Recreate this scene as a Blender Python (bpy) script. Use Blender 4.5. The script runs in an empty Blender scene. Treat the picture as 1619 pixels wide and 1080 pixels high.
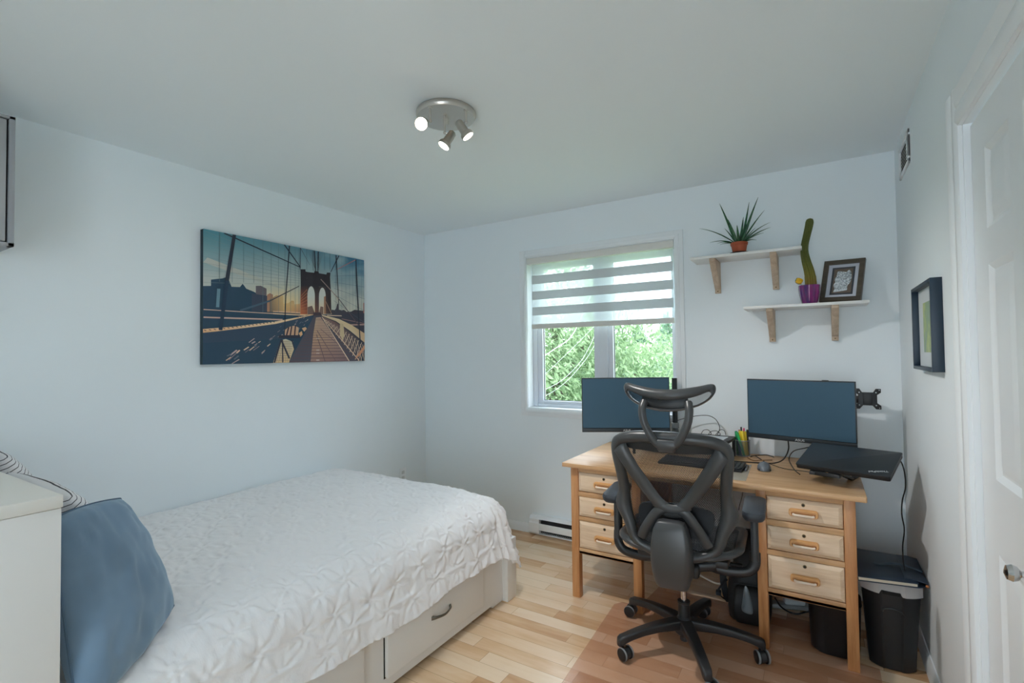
import bpy, bmesh, math, random
import numpy as np
from mathutils import Vector, Matrix, noise

random.seed(7)
rng = np.random.default_rng(11)
S = bpy.context.scene
COL = S.collection
PI = math.pi

# ------------------------------------------------------------------ camera
FPX = 784.77
yaw, pit, rol = math.radians(31.8065), math.radians(1.4271), math.radians(-0.7121)
fw = Vector((-math.sin(yaw) * math.cos(pit), math.cos(yaw) * math.cos(pit), math.sin(pit)))
rt = Vector((math.cos(yaw), math.sin(yaw), 0))
up = rt.cross(fw)
r2 = rt * math.cos(rol) + up * math.sin(rol)
u2 = r2.cross(fw)
cam = bpy.data.cameras.new('camera')
cam.sensor_fit = 'HORIZONTAL'
cam.sensor_width = 36.0
cam.lens = FPX / 1619 * 36.0
cam.clip_start = 0.02
cam.clip_end = 300
camo = bpy.data.objects.new('camera', cam)
camo.matrix_world = Matrix(((r2.x, u2.x, -fw.x, 0), (r2.y, u2.y, -fw.y, 0), (r2.z, u2.z, -fw.z, 1.372), (0, 0, 0, 1)))
COL.objects.link(camo)
S.camera = camo

# ------------------------------------------------------------------ sky, sun, exposure
w = bpy.data.worlds.new('sky')
S.world = w
w.use_nodes = True
bg = w.node_tree.nodes['Background']
bg.inputs['Color'].default_value = (0.79, 0.91, 1.0, 1)
bg.inputs['Strength'].default_value = 6.5
sun = bpy.data.lights.new('sun', 'SUN')
sun.energy = 2.5
sun.angle = math.radians(6)
sun.color = (1.0, 0.96, 0.88)
suno = bpy.data.objects.new('sun', sun)
suno.rotation_euler = Vector((0.72, 0.06, -0.75)).to_track_quat('-Z', 'Y').to_euler()
COL.objects.link(suno)
S.view_settings.view_transform = 'Standard'
S.view_settings.look = 'None'
S.view_settings.gamma = 1.0
S.view_settings.use_curve_mapping = False
S.view_settings.exposure = 0.0
S.cycles.use_denoising = True
S.cycles.max_bounces = 14
S.cycles.diffuse_bounces = 10
S.cycles.transparent_max_bounces = 16
S.cycles.sample_clamp_indirect = 6.0
S.cycles.caustics_reflective = False
S.cycles.caustics_refractive = False

# ------------------------------------------------------------------ helpers
def lin(h):
    if isinstance(h, str):
        h = h.lstrip('#')
        h = tuple(int(h[i:i + 2], 16) for i in (0, 2, 4))
    return tuple(((c / 255) / 12.92 if c / 255 <= 0.04045 else ((c / 255 + 0.055) / 1.055) ** 2.4) for c in h)

class NT:
    """small helper round a material's node tree"""
    def __init__(self, name):
        self.m = bpy.data.materials.new(name)
        self.m.use_nodes = True
        self.t = self.m.node_tree
        self.b = self.t.nodes['Principled BSDF']
        self.out = self.t.nodes['Material Output']
    def n(self, typ, **kw):
        nd = self.t.nodes.new(typ)
        for k, v in kw.items():
            setattr(nd, k, v)
        return nd
    def l(self, a, b):
        self.t.links.new(a, b)
    def math(self, op, a, b=None, c=None, clamp=False):
        nd = self.n('ShaderNodeMath', operation=op)
        nd.use_clamp = clamp
        for i, v in enumerate((a, b, c)):
            if v is None:
                continue
            if isinstance(v, (int, float)):
                nd.inputs[i].default_value = v
            else:
                self.l(v, nd.inputs[i])
        return nd.outputs[0]
    def mix(self, fac, a, b):
        nd = self.n('ShaderNodeMix', data_type='RGBA')
        for i, v in ((0, fac), (6, a), (7, b)):
            if isinstance(v, (int, float)):
                nd.inputs[i].default_value = v
            elif isinstance(v, tuple):
                nd.inputs[i].default_value = (*v, 1) if len(v) == 3 else v
            else:
                self.l(v, nd.inputs[i])
        return nd.outputs[2]
    def coord(self, kind='Object', scale=(1, 1, 1), rot=(0, 0, 0)):
        tc = self.n('ShaderNodeTexCoord')
        mp = self.n('ShaderNodeMapping')
        mp.inputs['Scale'].default_value = scale
        mp.inputs['Rotation'].default_value = rot
        self.l(tc.outputs[kind], mp.inputs['Vector'])
        return mp.outputs['Vector']
    def edge_fac(self, lo, hi):
        lw = self.n('ShaderNodeLayerWeight')
        lw.inputs['Blend'].default_value = 0.5
        return self.math('ADD', self.math('MULTIPLY', self.math('POWER', lw.outputs['Facing'], 5.0), hi), lo)
    def noise(self, vec, scale, detail=3, rough=0.5, dist=0.0):
        nd = self.n('ShaderNodeTexNoise')
        nd.inputs['Scale'].default_value = scale
        nd.inputs['Detail'].default_value = detail
        nd.inputs['Roughness'].default_value = rough
        nd.inputs['Distortion'].default_value = dist
        if vec is not None:
            self.l(vec, nd.inputs['Vector'])
        return nd.outputs['Fac']
    def ramp(self, fac, stops):
        nd = self.n('ShaderNodeValToRGB')
        cr = nd.color_ramp
        while len(cr.elements) < len(stops):
            cr.elements.new(0.5)
        for e, (p, c) in zip(cr.elements, stops):
            e.position = p
            e.color = (*c, 1)
        self.l(fac, nd.inputs['Fac'])
        return nd.outputs['Color']
    def bump(self, h, strength=0.2, dist=0.01):
        nd = self.n('ShaderNodeBump')
        nd.inputs['Strength'].default_value = strength
        nd.inputs['Distance'].default_value = dist
        self.l(h, nd.inputs['Height'])
        self.l(nd.outputs['Normal'], self.b.inputs['Normal'])

def pm(name, col, rough=0.5, metal=0.0, var=0.0, vscale=8.0, bump=0.0, bscale=200.0, spec=0.5, sheen=0.0, emit=None, coat=0.0):
    T = NT(name)
    c = lin(col)
    T.b.inputs['Base Color'].default_value = (*c, 1)
    T.b.inputs['Roughness'].default_value = rough
    T.b.inputs['Metallic'].default_value = metal
    T.b.inputs['Specular IOR Level'].default_value = spec
    T.b.inputs['Coat Weight'].default_value = coat
    if sheen:
        T.b.inputs['Sheen Weight'].default_value = sheen
    v = None
    if var or bump:
        v = T.coord('Object')
    if var:
        f = T.noise(v, vscale, 4)
        lo = tuple(max(0, x * (1 - var)) for x in c)
        hi = tuple(min(1, x * (1 + var)) for x in c)
        T.l(T.ramp(f, [(0.3, lo), (0.7, hi)]), T.b.inputs['Base Color'])
    if bump:
        T.bump(T.noise(v, bscale, 2), bump, 0.002)
    if emit:
        T.b.inputs['Emission Color'].default_value = (*lin(emit[0]), 1)
        T.b.inputs['Emission Strength'].default_value = emit[1]
    return T.m

def wood(name, dark, mid, light, axis='X', rough=0.42, sc=1.0):
    T = NT(name)
    s = {'X': (1.6, 28, 28), 'Y': (28, 1.6, 28), 'Z': (28, 28, 1.6)}[axis]
    v = T.coord('Object', tuple(x * sc for x in s))
    f = T.noise(v, 1.0, 5, 0.6, 0.6)
    g = T.noise(T.coord('Object', tuple(x * sc * 3 for x in s)), 1.6, 4, 0.7)
    k = T.math('ADD', T.math('MULTIPLY', f, 0.7), T.math('MULTIPLY', g, 0.3))
    c = T.ramp(k, [(0.32, lin(dark)), (0.5, lin(mid)), (0.66, lin(light))])
    T.l(c, T.b.inputs['Base Color'])
    T.b.inputs['Roughness'].default_value = rough
    T.bump(g, 0.08, 0.002)
    return T.m

class MB:
    """collects geometry for ONE mesh"""
    def __init__(self):
        self.v, self.f, self.mi, self.cur = [], [], [], 0
    def add(self, vs, fs):
        o = len(self.v)
        self.v += [tuple(p) for p in vs]
        for q in fs:
            self.f.append(tuple(i + o for i in q))
            self.mi.append(self.cur)
        return self
    def bm(self, b, M=None):
        b.verts.index_update()
        vs = [(M @ v.co if M else v.co.copy()) for v in b.verts]
        self.add(vs, [[v.index for v in f.verts] for f in b.faces])
        b.free()
        return self
    def box(self, lo, hi, bev=0.0, seg=2, M=None):
        b = bmesh.new()
        bmesh.ops.create_cube(b, size=1)
        lo, hi = Vector(lo), Vector(hi)
        c, s = (lo + hi) / 2, hi - lo
        for v in b.verts:
            v.co = Vector((v.co.x * s.x + c.x, v.co.y * s.y + c.y, v.co.z * s.z + c.z))
        if bev:
            bev = min(bev, 0.49 * min(abs(s.x), abs(s.y), abs(s.z)))
            bmesh.ops.bevel(b, geom=b.edges[:], offset=bev, segments=seg, profile=0.5, affect='EDGES')
        return self.bm(b, M)
    def prism(self, pts, axis, a, b_, bev=0.0, M=None):
        """outline pts (2d) extruded along axis from a to b_"""
        b = bmesh.new()
        def P(p, t):
            return {'X': (t, p[0], p[1]), 'Y': (p[0], t, p[1]), 'Z': (p[0], p[1], t)}[axis]
        va = [b.verts.new(P(p, a)) for p in pts]
        vb = [b.verts.new(P(p, b_)) for p in pts]
        n = len(pts)
        b.faces.new(va)
        b.faces.new(vb[::-1])
        for i in range(n):
            b.faces.new((va[i], vb[i], vb[(i + 1) % n], va[(i + 1) % n]))
        bmesh.ops.recalc_face_normals(b, faces=b.faces[:])
        if bev:
            bmesh.ops.bevel(b, geom=b.edges[:], offset=bev, segments=2, profile=0.5, affect='EDGES')
        return self.bm(b, M)
    def tube(self, pts, r, n=10, closed=False, flat=None, upv=None):
        """swept round (or flattened) tube; r a number or a list; flat=(a,b) scales in the two normal directions"""
        P = [Vector(p) for p in pts]
        N = len(P)
        R = r if isinstance(r, (list, tuple)) else [r] * N
        T = []
        for i in range(N):
            if closed:
                d = P[(i + 1) % N] - P[i - 1]
            else:
                d = P[min(i + 1, N - 1)] - P[max(i - 1, 0)]
            T.append(d.normalized())
        ref = Vector(upv) if upv else (Vector((0, 0, 1)) if abs(T[0].z) < 0.9 else Vector((0, 1, 0)))
        nx = (ref - T[0] * ref.dot(T[0])).normalized()
        vs = []
        for i in range(N):
            if upv:
                nx = (ref - T[i] * ref.dot(T[i])).normalized()
            else:
                nx = (nx - T[i] * nx.dot(T[i])).normalized()
            ny = T[i].cross(nx)
            fa = flat or (1, 1)
            rr = R[i]
            for k in range(n):
                a = 2 * PI * k / n
                vs.append(P[i] + nx * (math.cos(a) * rr * fa[0]) + ny * (math.sin(a) * rr * fa[1]))
        fs = []
        for i in range(N if closed else N - 1):
            j = (i + 1) % N
            for k in range(n):
                fs.append((i * n + k, i * n + (k + 1) % n, j * n + (k + 1) % n, j * n + k))
        if not closed:
            fs.append(tuple(range(n))[::-1])
            fs.append(tuple((N - 1) * n + k for k in range(n)))
        return self.add(vs, fs)
    def lathe(self, prof, n=32, M=None, cap=True):
        vs = []
        for r, z in prof:
            for k in range(n):
                a = 2 * PI * k / n
                vs.append(Vector((r * math.cos(a), r * math.sin(a), z)))
        if M:
            vs = [M @ v for v in vs]
        fs = []
        for i in range(len(prof) - 1):
            for k in range(n):
                fs.append((i * n + k, i * n + (k + 1) % n, (i + 1) * n + (k + 1) % n, (i + 1) * n + k))
        if cap:
            fs.append(tuple(range(n))[::-1])
            fs.append(tuple((len(prof) - 1) * n + k for k in range(n)))
        return self.add(vs, fs)
    def loft(self, rings, cap=True):
        n = len(rings[0])
        vs = [Vector(p) for r in rings for p in r]
        fs = []
        for i in range(len(rings) - 1):
            for k in range(n):
                fs.append((i * n + k, i * n + (k + 1) % n, (i + 1) * n + (k + 1) % n, (i + 1) * n + k))
        if cap:
            fs.append(tuple(range(n))[::-1])
            fs.append(tuple((len(rings) - 1) * n + k for k in range(n)))
        return self.add(vs, fs)
    def grid(self, A):
        """A: array (nu, nv, 3)"""
        nu, nv = len(A), len(A[0])
        vs = [A[i][j] for i in range(nu) for j in range(nv)]
        fs = [(i * nv + j, (i + 1) * nv + j, (i + 1) * nv + j + 1, i * nv + j + 1) for i in range(nu - 1) for j in range(nv - 1)]
        return self.add(vs, fs)
    def ball(self, c, r, n=16, m=10):
        r = r if isinstance(r, (tuple, list)) else (r, r, r)
        prof = [(math.sin(PI * i / m), -math.cos(PI * i / m)) for i in range(m + 1)]
        prof = [(max(p[0], 1e-4), p[1]) for p in prof]
        M = Matrix.Translation(c) @ Matrix.Diagonal((r[0], r[1], r[2], 1))
        return self.lathe(prof, n, M)
    def build(self, name, mat, parent=None, loc=None, rot=None, sub=0, angle=38, flatshade=False, fixn=True):
        me = bpy.data.meshes.new(name)
        me.from_pydata(self.v, [], self.f)
        mats = mat if isinstance(mat, (list, tuple)) else [mat]
        for m in mats:
            me.materials.append(m)
        me.polygons.foreach_set('material_index', self.mi)
        if fixn:
            b = bmesh.new()
            b.from_mesh(me)
            bmesh.ops.recalc_face_normals(b, faces=b.faces[:])
            b.to_mesh(me)
            b.free()
        if not flatshade:
            me.shade_smooth()
            if not sub:
                me.set_sharp_from_angle(angle=math.radians(angle))
        me.update()
        o = bpy.data.objects.new(name, me)
        COL.objects.link(o)
        if parent:
            o.parent = parent
        if loc:
            o.location = loc
        if rot:
            o.rotation_euler = rot
        if sub:
            md = o.modifiers.new('smooth', 'SUBSURF')
            md.levels = md.render_levels = sub
        return o

def tag(o, label, cat, group=None):
    o['label'] = label
    o['category'] = cat
    if group:
        o['group'] = group
    return o

def thing(name, label, cat, loc=(0, 0, 0), rotz=0.0, group=None, rot=None):
    o = bpy.data.objects.new(name, None)
    o.empty_display_size = 0.1
    COL.objects.link(o)
    o.location = loc
    o.rotation_euler = rot if rot else (0, 0, rotz)
    return tag(o, label, cat, group)

def struct(o):
    o['kind'] = 'structure'
    return o

def copy_tree(o, parent=None):
    c = o.copy()
    COL.objects.link(c)
    if parent:
        c.parent = parent
    for ch in list(o.children):
        copy_tree(ch, c)
    return c

def text_mesh(body, size, extrude=0.0004):
    cu = bpy.data.curves.new('lettering', 'FONT')
    cu.body = body
    cu.size = size
    cu.extrude = extrude
    cu.align_x = 'CENTER'
    cu.align_y = 'CENTER'
    tmp = bpy.data.objects.new('lettering', cu)
    COL.objects.link(tmp)
    dg = bpy.context.evaluated_depsgraph_get()
    me = bpy.data.meshes.new_from_object(tmp.evaluated_get(dg))
    bpy.data.objects.remove(tmp)
    bpy.data.curves.remove(cu)
    return me

def lettering(body, size, mat, parent, M, name='lettering'):
    me = text_mesh(body, size)
    me.materials.clear()
    me.materials.append(mat)
    me.transform(M)
    o = bpy.data.objects.new(name, me)
    COL.objects.link(o)
    o.parent = parent
    return o

def smoothpath(pts, n=8):
    """Catmull-Rom through pts"""
    P = [Vector(p) for p in pts]
    P = [P[0] * 2 - P[1]] + P + [P[-1] * 2 - P[-2]]
    out = []
    for i in range(1, len(P) - 2):
        for k in range(n):
            t = k / n
            a, b, c, d = P[i - 1], P[i], P[i + 1], P[i + 2]
            out.append(0.5 * ((2 * b) + (c - a) * t + (2 * a - 5 * b + 4 * c - d) * t * t + (3 * b - a - 3 * c + d) * t ** 3))
    out.append(P[-2])
    return out

def smoothclosed(pts, n=6):
    P = [Vector(p) for p in pts]
    N = len(P)
    out = []
    for i in range(N):
        for k in range(n):
            t = k / n
            a, b, c, d = P[i - 1], P[i], P[(i + 1) % N], P[(i + 2) % N]
            out.append(0.5 * ((2 * b) + (c - a) * t + (2 * a - 5 * b + 4 * c - d) * t * t + (3 * b - a - 3 * c + d) * t ** 3))
    return out

def rrect(x0, y0, x1, y1, r, n=5):
    out = []
    for cx, cy, a0 in ((x1 - r, y1 - r, 0), (x0 + r, y1 - r, 90), (x0 + r, y0 + r, 180), (x1 - r, y0 + r, 270)):
        for k in range(n + 1):
            a = math.radians(a0 + 90 * k / n)
            out.append((cx + r * math.cos(a), cy + r * math.sin(a)))
    return out

def rotM(loc=(0, 0, 0), rz=0.0, rx=0.0, ry=0.0):
    return Matrix.Translation(loc) @ Matrix.Rotation(rz, 4, 'Z') @ Matrix.Rotation(ry, 4, 'Y') @ Matrix.Rotation(rx, 4, 'X')

# ------------------------------------------------------------------ materials
M_wall = pm('wall_paint', (232, 239, 243), 0.75, bump=0.03, bscale=350)
M_ceil = pm('ceiling_paint', (233, 240, 243), 0.85, bump=0.05, bscale=250)
M_trim = pm('trim_paint', (234, 238, 241), 0.4)
M_vinyl = pm('white_vinyl', (225, 230, 238), 0.35)
M_white = pm('white_lacquer', (226, 226, 224), 0.35)
M_offwhite = pm('off_white_laminate', (222, 221, 215), 0.45)
M_black = pm('black_plastic', (24, 26, 29), 0.42, bump=0.04, bscale=900)
M_blackm = pm('matte_black_plastic', (30, 32, 35), 0.55)
M_darkgrey = pm('dark_grey_plastic', (52, 56, 60), 0.42)
M_rim = pm('grey_wheel_rim', (130, 132, 134), 0.45)
M_chrome = pm('chrome', (200, 200, 200), 0.14, 1.0)
M_nickel = pm('brushed_nickel', (208, 202, 194), 0.34, 1.0, bump=0.03, bscale=500)
M_dark = pm('dark_gap_and_shade', (12, 13, 14), 0.8)
M_lip = pm('pull_lip_highlight', (236, 218, 198), 0.25)  # pale tone paints the highlight along the pull lip
M_lettering = pm('pale_lettering', (205, 208, 210), 0.4)
M_desk_x = wood('oak_along', (178, 132, 90), (206, 164, 120), (218, 182, 142), 'X', 0.4)
M_desk_dr = wood('oak_drawer_front', (200, 168, 136), (224, 198, 168), (234, 212, 188), 'X', 0.4)
M_desk_z = wood('oak_upright', (156, 102, 60), (188, 132, 84), (206, 156, 108), 'Z', 0.4)
M_pull = pm('maple_pull', (216, 164, 108), 0.35, var=0.06, vscale=30)
M_bracket = wood('birch_bracket', (170, 148, 128), (192, 170, 148), (206, 186, 164), 'Z', 0.55)
M_brass = pm('aged_brass', (120, 100, 70), 0.35, 1.0)
# ------------------------------------------------------------------ the room
XL, XR, YB, YF, ZC = -2.98, 0.364, 3.338, -1.9, 2.44
WX0, WX1, WZ0, WZ1 = -1.931, -0.80, 0.949, 2.116
DY0, DY1, DZ = 0.43, 1.896, 2.022

def floor_mat():
    T = NT('maple_floorboards')
    tc = T.n('ShaderNodeTexCoord')
    sp = T.n('ShaderNodeSeparateXYZ')
    T.l(tc.outputs['Object'], sp.inputs[0])
    x, y = sp.outputs[0], sp.outputs[1]
    row = T.math('FLOOR', T.math('DIVIDE', y, 0.083))
    wn = T.n('ShaderNodeTexWhiteNoise', noise_dimensions='1D')
    T.l(row, wn.inputs['W'])
    xo = T.math('ADD', x, T.math('MULTIPLY', wn.outputs['Value'], 3.7))
    L = T.math('ADD', 0.42, T.math('MULTIPLY', wn.outputs['Value'], 0.35))
    q = T.math('DIVIDE', xo, L)
    cell = T.math('FLOOR', q)
    wn2 = T.n('ShaderNodeTexWhiteNoise', noise_dimensions='2D')
    cv = T.n('ShaderNodeCombineXYZ')
    T.l(cell, cv.inputs[0])
    T.l(row, cv.inputs[1])
    T.l(cv.outputs[0], wn2.inputs['Vector'])
    tone = wn2.outputs['Value']
    # grain, shifted from board to board
    gv = T.n('ShaderNodeCombineXYZ')
    T.l(T.math('MULTIPLY', x, 2.2), gv.inputs[0])
    T.l(T.math('ADD', T.math('MULTIPLY', y, 26), T.math('MULTIPLY', tone, 40)), gv.inputs[1])
    T.l(T.math('MULTIPLY', tone, 17), gv.inputs[2])
    g = T.noise(gv.outputs[0], 1.0, 5, 0.6, 0.8)
    bv = T.n('ShaderNodeCombineXYZ')
    T.l(T.math('MULTIPLY', x, 3.0), bv.inputs[0])
    T.l(T.math('ADD', T.math('MULTIPLY', y, 9), T.math('MULTIPLY', tone, 90)), bv.inputs[1])
    blot = T.noise(bv.outputs[0], 1.0, 3, 0.5, 0.5)
    k = T.math('ADD', T.math('ADD', T.math('MULTIPLY', tone, 0.42), T.math('MULTIPLY', g, 0.22)), T.math('MULTIPLY', blot, 0.42))
    c = T.ramp(k, [(0.20, lin((172, 128, 90))), (0.36, lin((202, 162, 122))), (0.52, lin((222, 190, 154))), (0.66, lin((230, 206, 176))), (0.85, lin((236, 216, 190)))])
    # joints
    fy = T.math('FRACT', T.math('DIVIDE', y, 0.083))
    ey = T.math('MULTIPLY', T.math('MINIMUM', fy, T.math('SUBTRACT', 1.0, fy)), 0.083)
    fx = T.math('FRACT', q)
    ex = T.math('MULTIPLY', T.math('MINIMUM', fx, T.math('SUBTRACT', 1.0, fx)), L)
    e = T.math('MINIMUM', ex, ey)
    gap = T.math('DIVIDE', e, 0.0011, clamp=True)
    c2 = T.mix(gap, lin((140, 100, 66)), c)
    T.l(c2, T.b.inputs['Base Color'])
    T.b.inputs['Roughness'].default_value = 0.27
    T.l(T.math('ADD', 0.13, T.math('MULTIPLY', blot, 0.2)), T.b.inputs['Roughness'])
    T.bump(T.math('ADD', gap, T.math('MULTIPLY', g, 0.08)), 0.25, 0.0015)
    return T.m
M_floor = floor_mat()

struct(MB().box((XL - 0.15, YF, -0.12), (XR + 0.75, YB + 0.17, 0)).build('floor', M_floor))
struct(MB().box((XL - 0.15, YF, ZC), (XR + 0.75, YB + 0.17, ZC + 0.15)).build('ceiling', M_ceil))
struct(MB().box((XL - 0.15, YF, 0), (XL, YB + 0.17, ZC)).build('wall_left', M_wall))
m = MB()
m.box((XL, YB, 0), (WX0, YB + 0.17, ZC)).box((WX1, YB, 0), (XR, YB + 0.17, ZC))
m.box((WX0, YB, 0), (WX1, YB + 0.17, WZ0)).box((WX0, YB, WZ1), (WX1, YB + 0.17, ZC))
struct(m.build('wall_back', M_wall))
m = MB()
m.box((XR, DY1, 0), (XR + 0.12, YB + 0.17, ZC)).box((XR, DY0, DZ), (XR + 0.12, DY1, ZC)).box((XR, YF, 0), (XR + 0.12, DY0, ZC))
struct(m.build('wall_right', M_wall))
# unseen near wall behind the camera, added with an opening that lets daylight in
FX0, FX1, FZ = -0.5, 0.34, 2.1
m = MB()
m.box((XL, YF - 0.12, 0), (FX0, YF, ZC)).box((FX1, YF - 0.12, 0), (XR, YF, ZC)).box((FX0, YF - 0.12, FZ), (FX1, YF, ZC))
struct(m.build('wall_front_added', M_wall))
# closet behind the folding doors
struct(MB().box((XR + 0.72, DY0 - 0.3, 0), (XR + 0.75, DY1 + 0.2, ZC)).build('wall_closet', M_wall))

# baseboards
def base_prof(h, t):
    return [(0, 0), (t, 0), (t, h * 0.72), (t * 0.55, h * 0.9), (t * 0.35, h), (0, h)]
struct(MB().prism([(YB - p[0], p[1]) for p in base_prof(0.066, 0.013)], 'X', XL, XR).build('baseboard_back', M_trim))
struct(MB().prism([(XL + p[0], p[1]) for p in base_prof(0.066, 0.013)], 'Y', 0.44, YB).build('baseboard_left', M_trim))
struct(MB().prism([(XR - p[0], p[1]) for p in base_prof(0.085, 0.014)], 'Y', 2.012, YB).build('baseboard_right', M_trim))

# closet door casing
def casing_piece(mb, axis, a, b, e0, sgn):
    """stepped moulding; e0 = inner edge coordinate, sgn = direction outward"""
    prof = [(0.0, 0.010), (0.012, 0.017), (0.045, 0.015), (0.05, 0.011), (0.056, 0.016), (0.096, 0.019), (0.104, 0.012), (0.108, 0.0)]
    pts = [(0.0, 0.0)] + prof
    if axis == 'Z':      # upright on the right wall: outline in (x, y)
        mb.prism([(XR - d, e0 + sgn * s) for s, d in pts], 'Z', a, b)
    else:                # head: outline in (x, z)
        mb.prism([(XR - d, e0 + sgn * s) for s, d in pts], 'Y', a, b)
m = MB()
casing_piece(m, 'Z', 0, DZ + 0.108, DY1, 1)
casing_piece(m, 'Z', 0, DZ + 0.108, DY0, -1)
casing_piece(m, 'Y', DY0, DY1, DZ - 0.004, 1)
m.box((XR, DY1 - 0.006, 0), (XR + 0.12, DY1, DZ)).box((XR, DY0, 0), (XR + 0.12, DY0 + 0.006, DZ)).box((XR, DY0, DZ - 0.006), (XR + 0.12, DY1, DZ))
struct(m.build('trim_1', M_trim))

# panelled closet doors (two leaves); knob on the one in view
def door_leaf(name, y1, knob):
    root = bpy.data.objects.new(name, None)
    COL.objects.link(root)
    struct(root)
    wdt, x0, x1 = 0.722, XR + 0.016, XR + 0.05
    y0 = y1 - wdt
    z0, z1 = 0.012, 2.006
    b = bmesh.new()
    ys = [y1, y1 - 0.128, y1 - 0.325, y1 - 0.418, y1 - 0.6, y0]
    zs = [z0, 0.23, 0.838, 1.03, 1.592, 1.685, 1.902, z1]
    m = MB()
    panels = {(1, 1), (1, 3), (1, 5), (3, 1), (3, 3), (3, 5)}
    for i in range(5):
        for j in range(7):
            ya, yb, za, zb = ys[i], ys[i + 1], zs[j], zs[j + 1]
            if (i, j) not in panels:
                m.add([(x0, ya, za), (x0, yb, za), (x0, yb, zb), (x0, ya, zb)], [(0, 1, 2, 3)])
            else:
                rings = []
                for ins, dx in ((0, 0), (0.008, 0.004), (0.016, 0.009), (0.022, 0.009), (0.045, 0.002), (0.05, 0.0015)):
                    rings.append([(x0 + dx, ya - ins, za + ins), (x0 + dx, yb + ins, za + ins), (x0 + dx, yb + ins, zb - ins), (x0 + dx, ya - ins, zb - ins)])
                vs = [p for r in rings for p in r]
                fs = []
                for k in range(len(rings) - 1):
                    for q in range(4):
                        fs.append((k * 4 + q, k * 4 + (q + 1) % 4, (k + 1) * 4 + (q + 1) % 4, (k + 1) * 4 + q))
                fs.append(tuple((len(rings) - 1) * 4 + q for q in range(4)))
                m.add(vs, fs)
    # edges and back
    m.add([(x0, y1, z0), (x1, y1, z0), (x1, y1, z1), (x0, y1, z1)], [(0, 1, 2, 3)])
    m.add([(x0, y0, z0), (x1, y0, z0), (x1, y0, z1), (x0, y0, z1)], [(0, 1, 2, 3)])
    m.add([(x0, y0, z1), (x1, y0, z1), (x1, y1, z1), (x0, y1, z1)], [(0, 1, 2, 3)])
    m.add([(x1, y0, z0), (x1, y1, z0), (x1, y1, z1), (x1, y0, z1)], [(0, 1, 2, 3)])
    m.build('door_leaf', M_trim, root, angle=12)
    if knob:
        Mk = Matrix.Translation((x0, y1 - 0.372, 0.876)) @ Matrix.Rotation(-PI / 2, 4, 'Y')
        k = MB().lathe([(0.016, 0), (0.016, 0.004), (0.007, 0.008), (0.007, 0.018), (0.015, 0.024), (0.0185, 0.033), (0.015, 0.042), (0.004, 0.046)], 24, Mk).build('door_knob', M_chrome, root)
    return root
door_leaf('door_1', DY1 - 0.008, True)
door_leaf('door_2', DY1 - 0.008 - 0.727, False)

# window casing, frame, sashes, panes, sill
m = MB()
cw = 0.056
def wcas(lo, hi, mb):
    mb.box(lo, hi, 0.003)
for (a, b_, t) in ((0, cw, 0.012), (0.008, 0.03, 0.017)):
    m.box((WX0 - b_, YB - t, WZ0 - b_), (WX0 - a, YB, WZ1 + b_), 0.002)
    m.box((WX1 + a, YB - t, WZ0 - b_), (WX1 + b_, YB, WZ1 + b_), 0.002)
    m.box((WX0 - a, YB - t, WZ1 + a), (WX1 + a, YB, WZ1 + b_), 0.002)
    m.box((WX0 - a, YB - t, WZ0 - b_), (WX1 + a, YB, WZ0 - a), 0.002)
struct(m.build('trim_2', M_trim))
win = bpy.data.objects.new('window_1', None)
COL.objects.link(win)
win.location = (-1.365, YB + 0.1, WZ0)
struct(win)
def wl(lo, hi):
    o = Vector((-1.365, YB + 0.1, WZ0))
    return Vector(lo) - o, Vector(hi) - o
m = MB()
t = 0.004
for lo, hi in (((WX0, YB - 0.002, WZ0), (WX0 + t, YB + 0.17, WZ1)), ((WX1 - t, YB - 0.002, WZ0), (WX1, YB + 0.17, WZ1)), ((WX0, YB - 0.002, WZ1 - t), (WX1, YB + 0.17, WZ1))):
    m.box(*wl(lo, hi))
m.build('window_reveal', M_trim, win)
MB().box(*wl((WX0, YB - 0.004, WZ0), (WX1, YB + 0.17, WZ0 + 0.008)), 0.002).build('window_sill', M_trim, win)
m = MB()
ya, yb = YB + 0.085, YB + 0.155
for lo, hi in (((WX0 + t, ya, WZ0 + 0.008), (WX0 + 0.04, yb, WZ1 - t)), ((WX1 - 0.03, ya, WZ0 + 0.008), (WX1 - t, yb, WZ1 - t)),
               ((WX0 + 0.04, ya, WZ0 + 0.008), (WX1 - 0.03, yb, WZ0 + 0.032)), ((WX0 + 0.04, ya, WZ1 - 0.04), (WX1 - 0.03, yb, WZ1 - t)),
               ((-1.372, ya, WZ0 + 0.03), (-1.308, yb, WZ1 - 0.04))):
    m.box(*wl(lo, hi), 0.003)
m.build('window_frame', M_vinyl, win)
def sash(x0, x1, gx0, gx1, gz0, gz1):
    m = MB()
    ya, yb = YB + 0.097, YB + 0.14
    z0, z1 = WZ0 + 0.032, WZ1 - 0.04
    for lo, hi in (((x0, ya, z0), (gx0, yb, z1)), ((gx1, ya, z0), (x1, yb, z1)), ((gx0, ya, z0), (gx1, yb, gz0)), ((gx0, ya, gz1), (gx1, yb, z1))):
        m.box(*wl(lo, hi), 0.004)
    s = m.build('window_sash', M_vinyl, win)
    g = MB()
    q = 0.004
    for lo, hi in (((gx0, ya + 0.018, gz0), (gx0 + q, ya + 0.026, gz1)), ((gx1 - q, ya + 0.018, gz0), (gx1, ya + 0.026, gz1)), ((gx0, ya + 0.018, gz0), (gx1, ya + 0.026, gz0 + q))):
        g.box(*wl(lo, hi))
    g.build('gasket', M_blackm, s)
    MB().box(*wl((gx0, ya + 0.02, gz0), (gx1, ya + 0.024, gz1))).build('pane', M_glass, s)
T = NT('window_glass')
tr = T.n('ShaderNodeBsdfTransparent')
gl = T.n('ShaderNodeBsdfGlossy')
gl.inputs['Roughness'].default_value = 0.02
mx = T.n('ShaderNodeMixShader')
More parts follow.
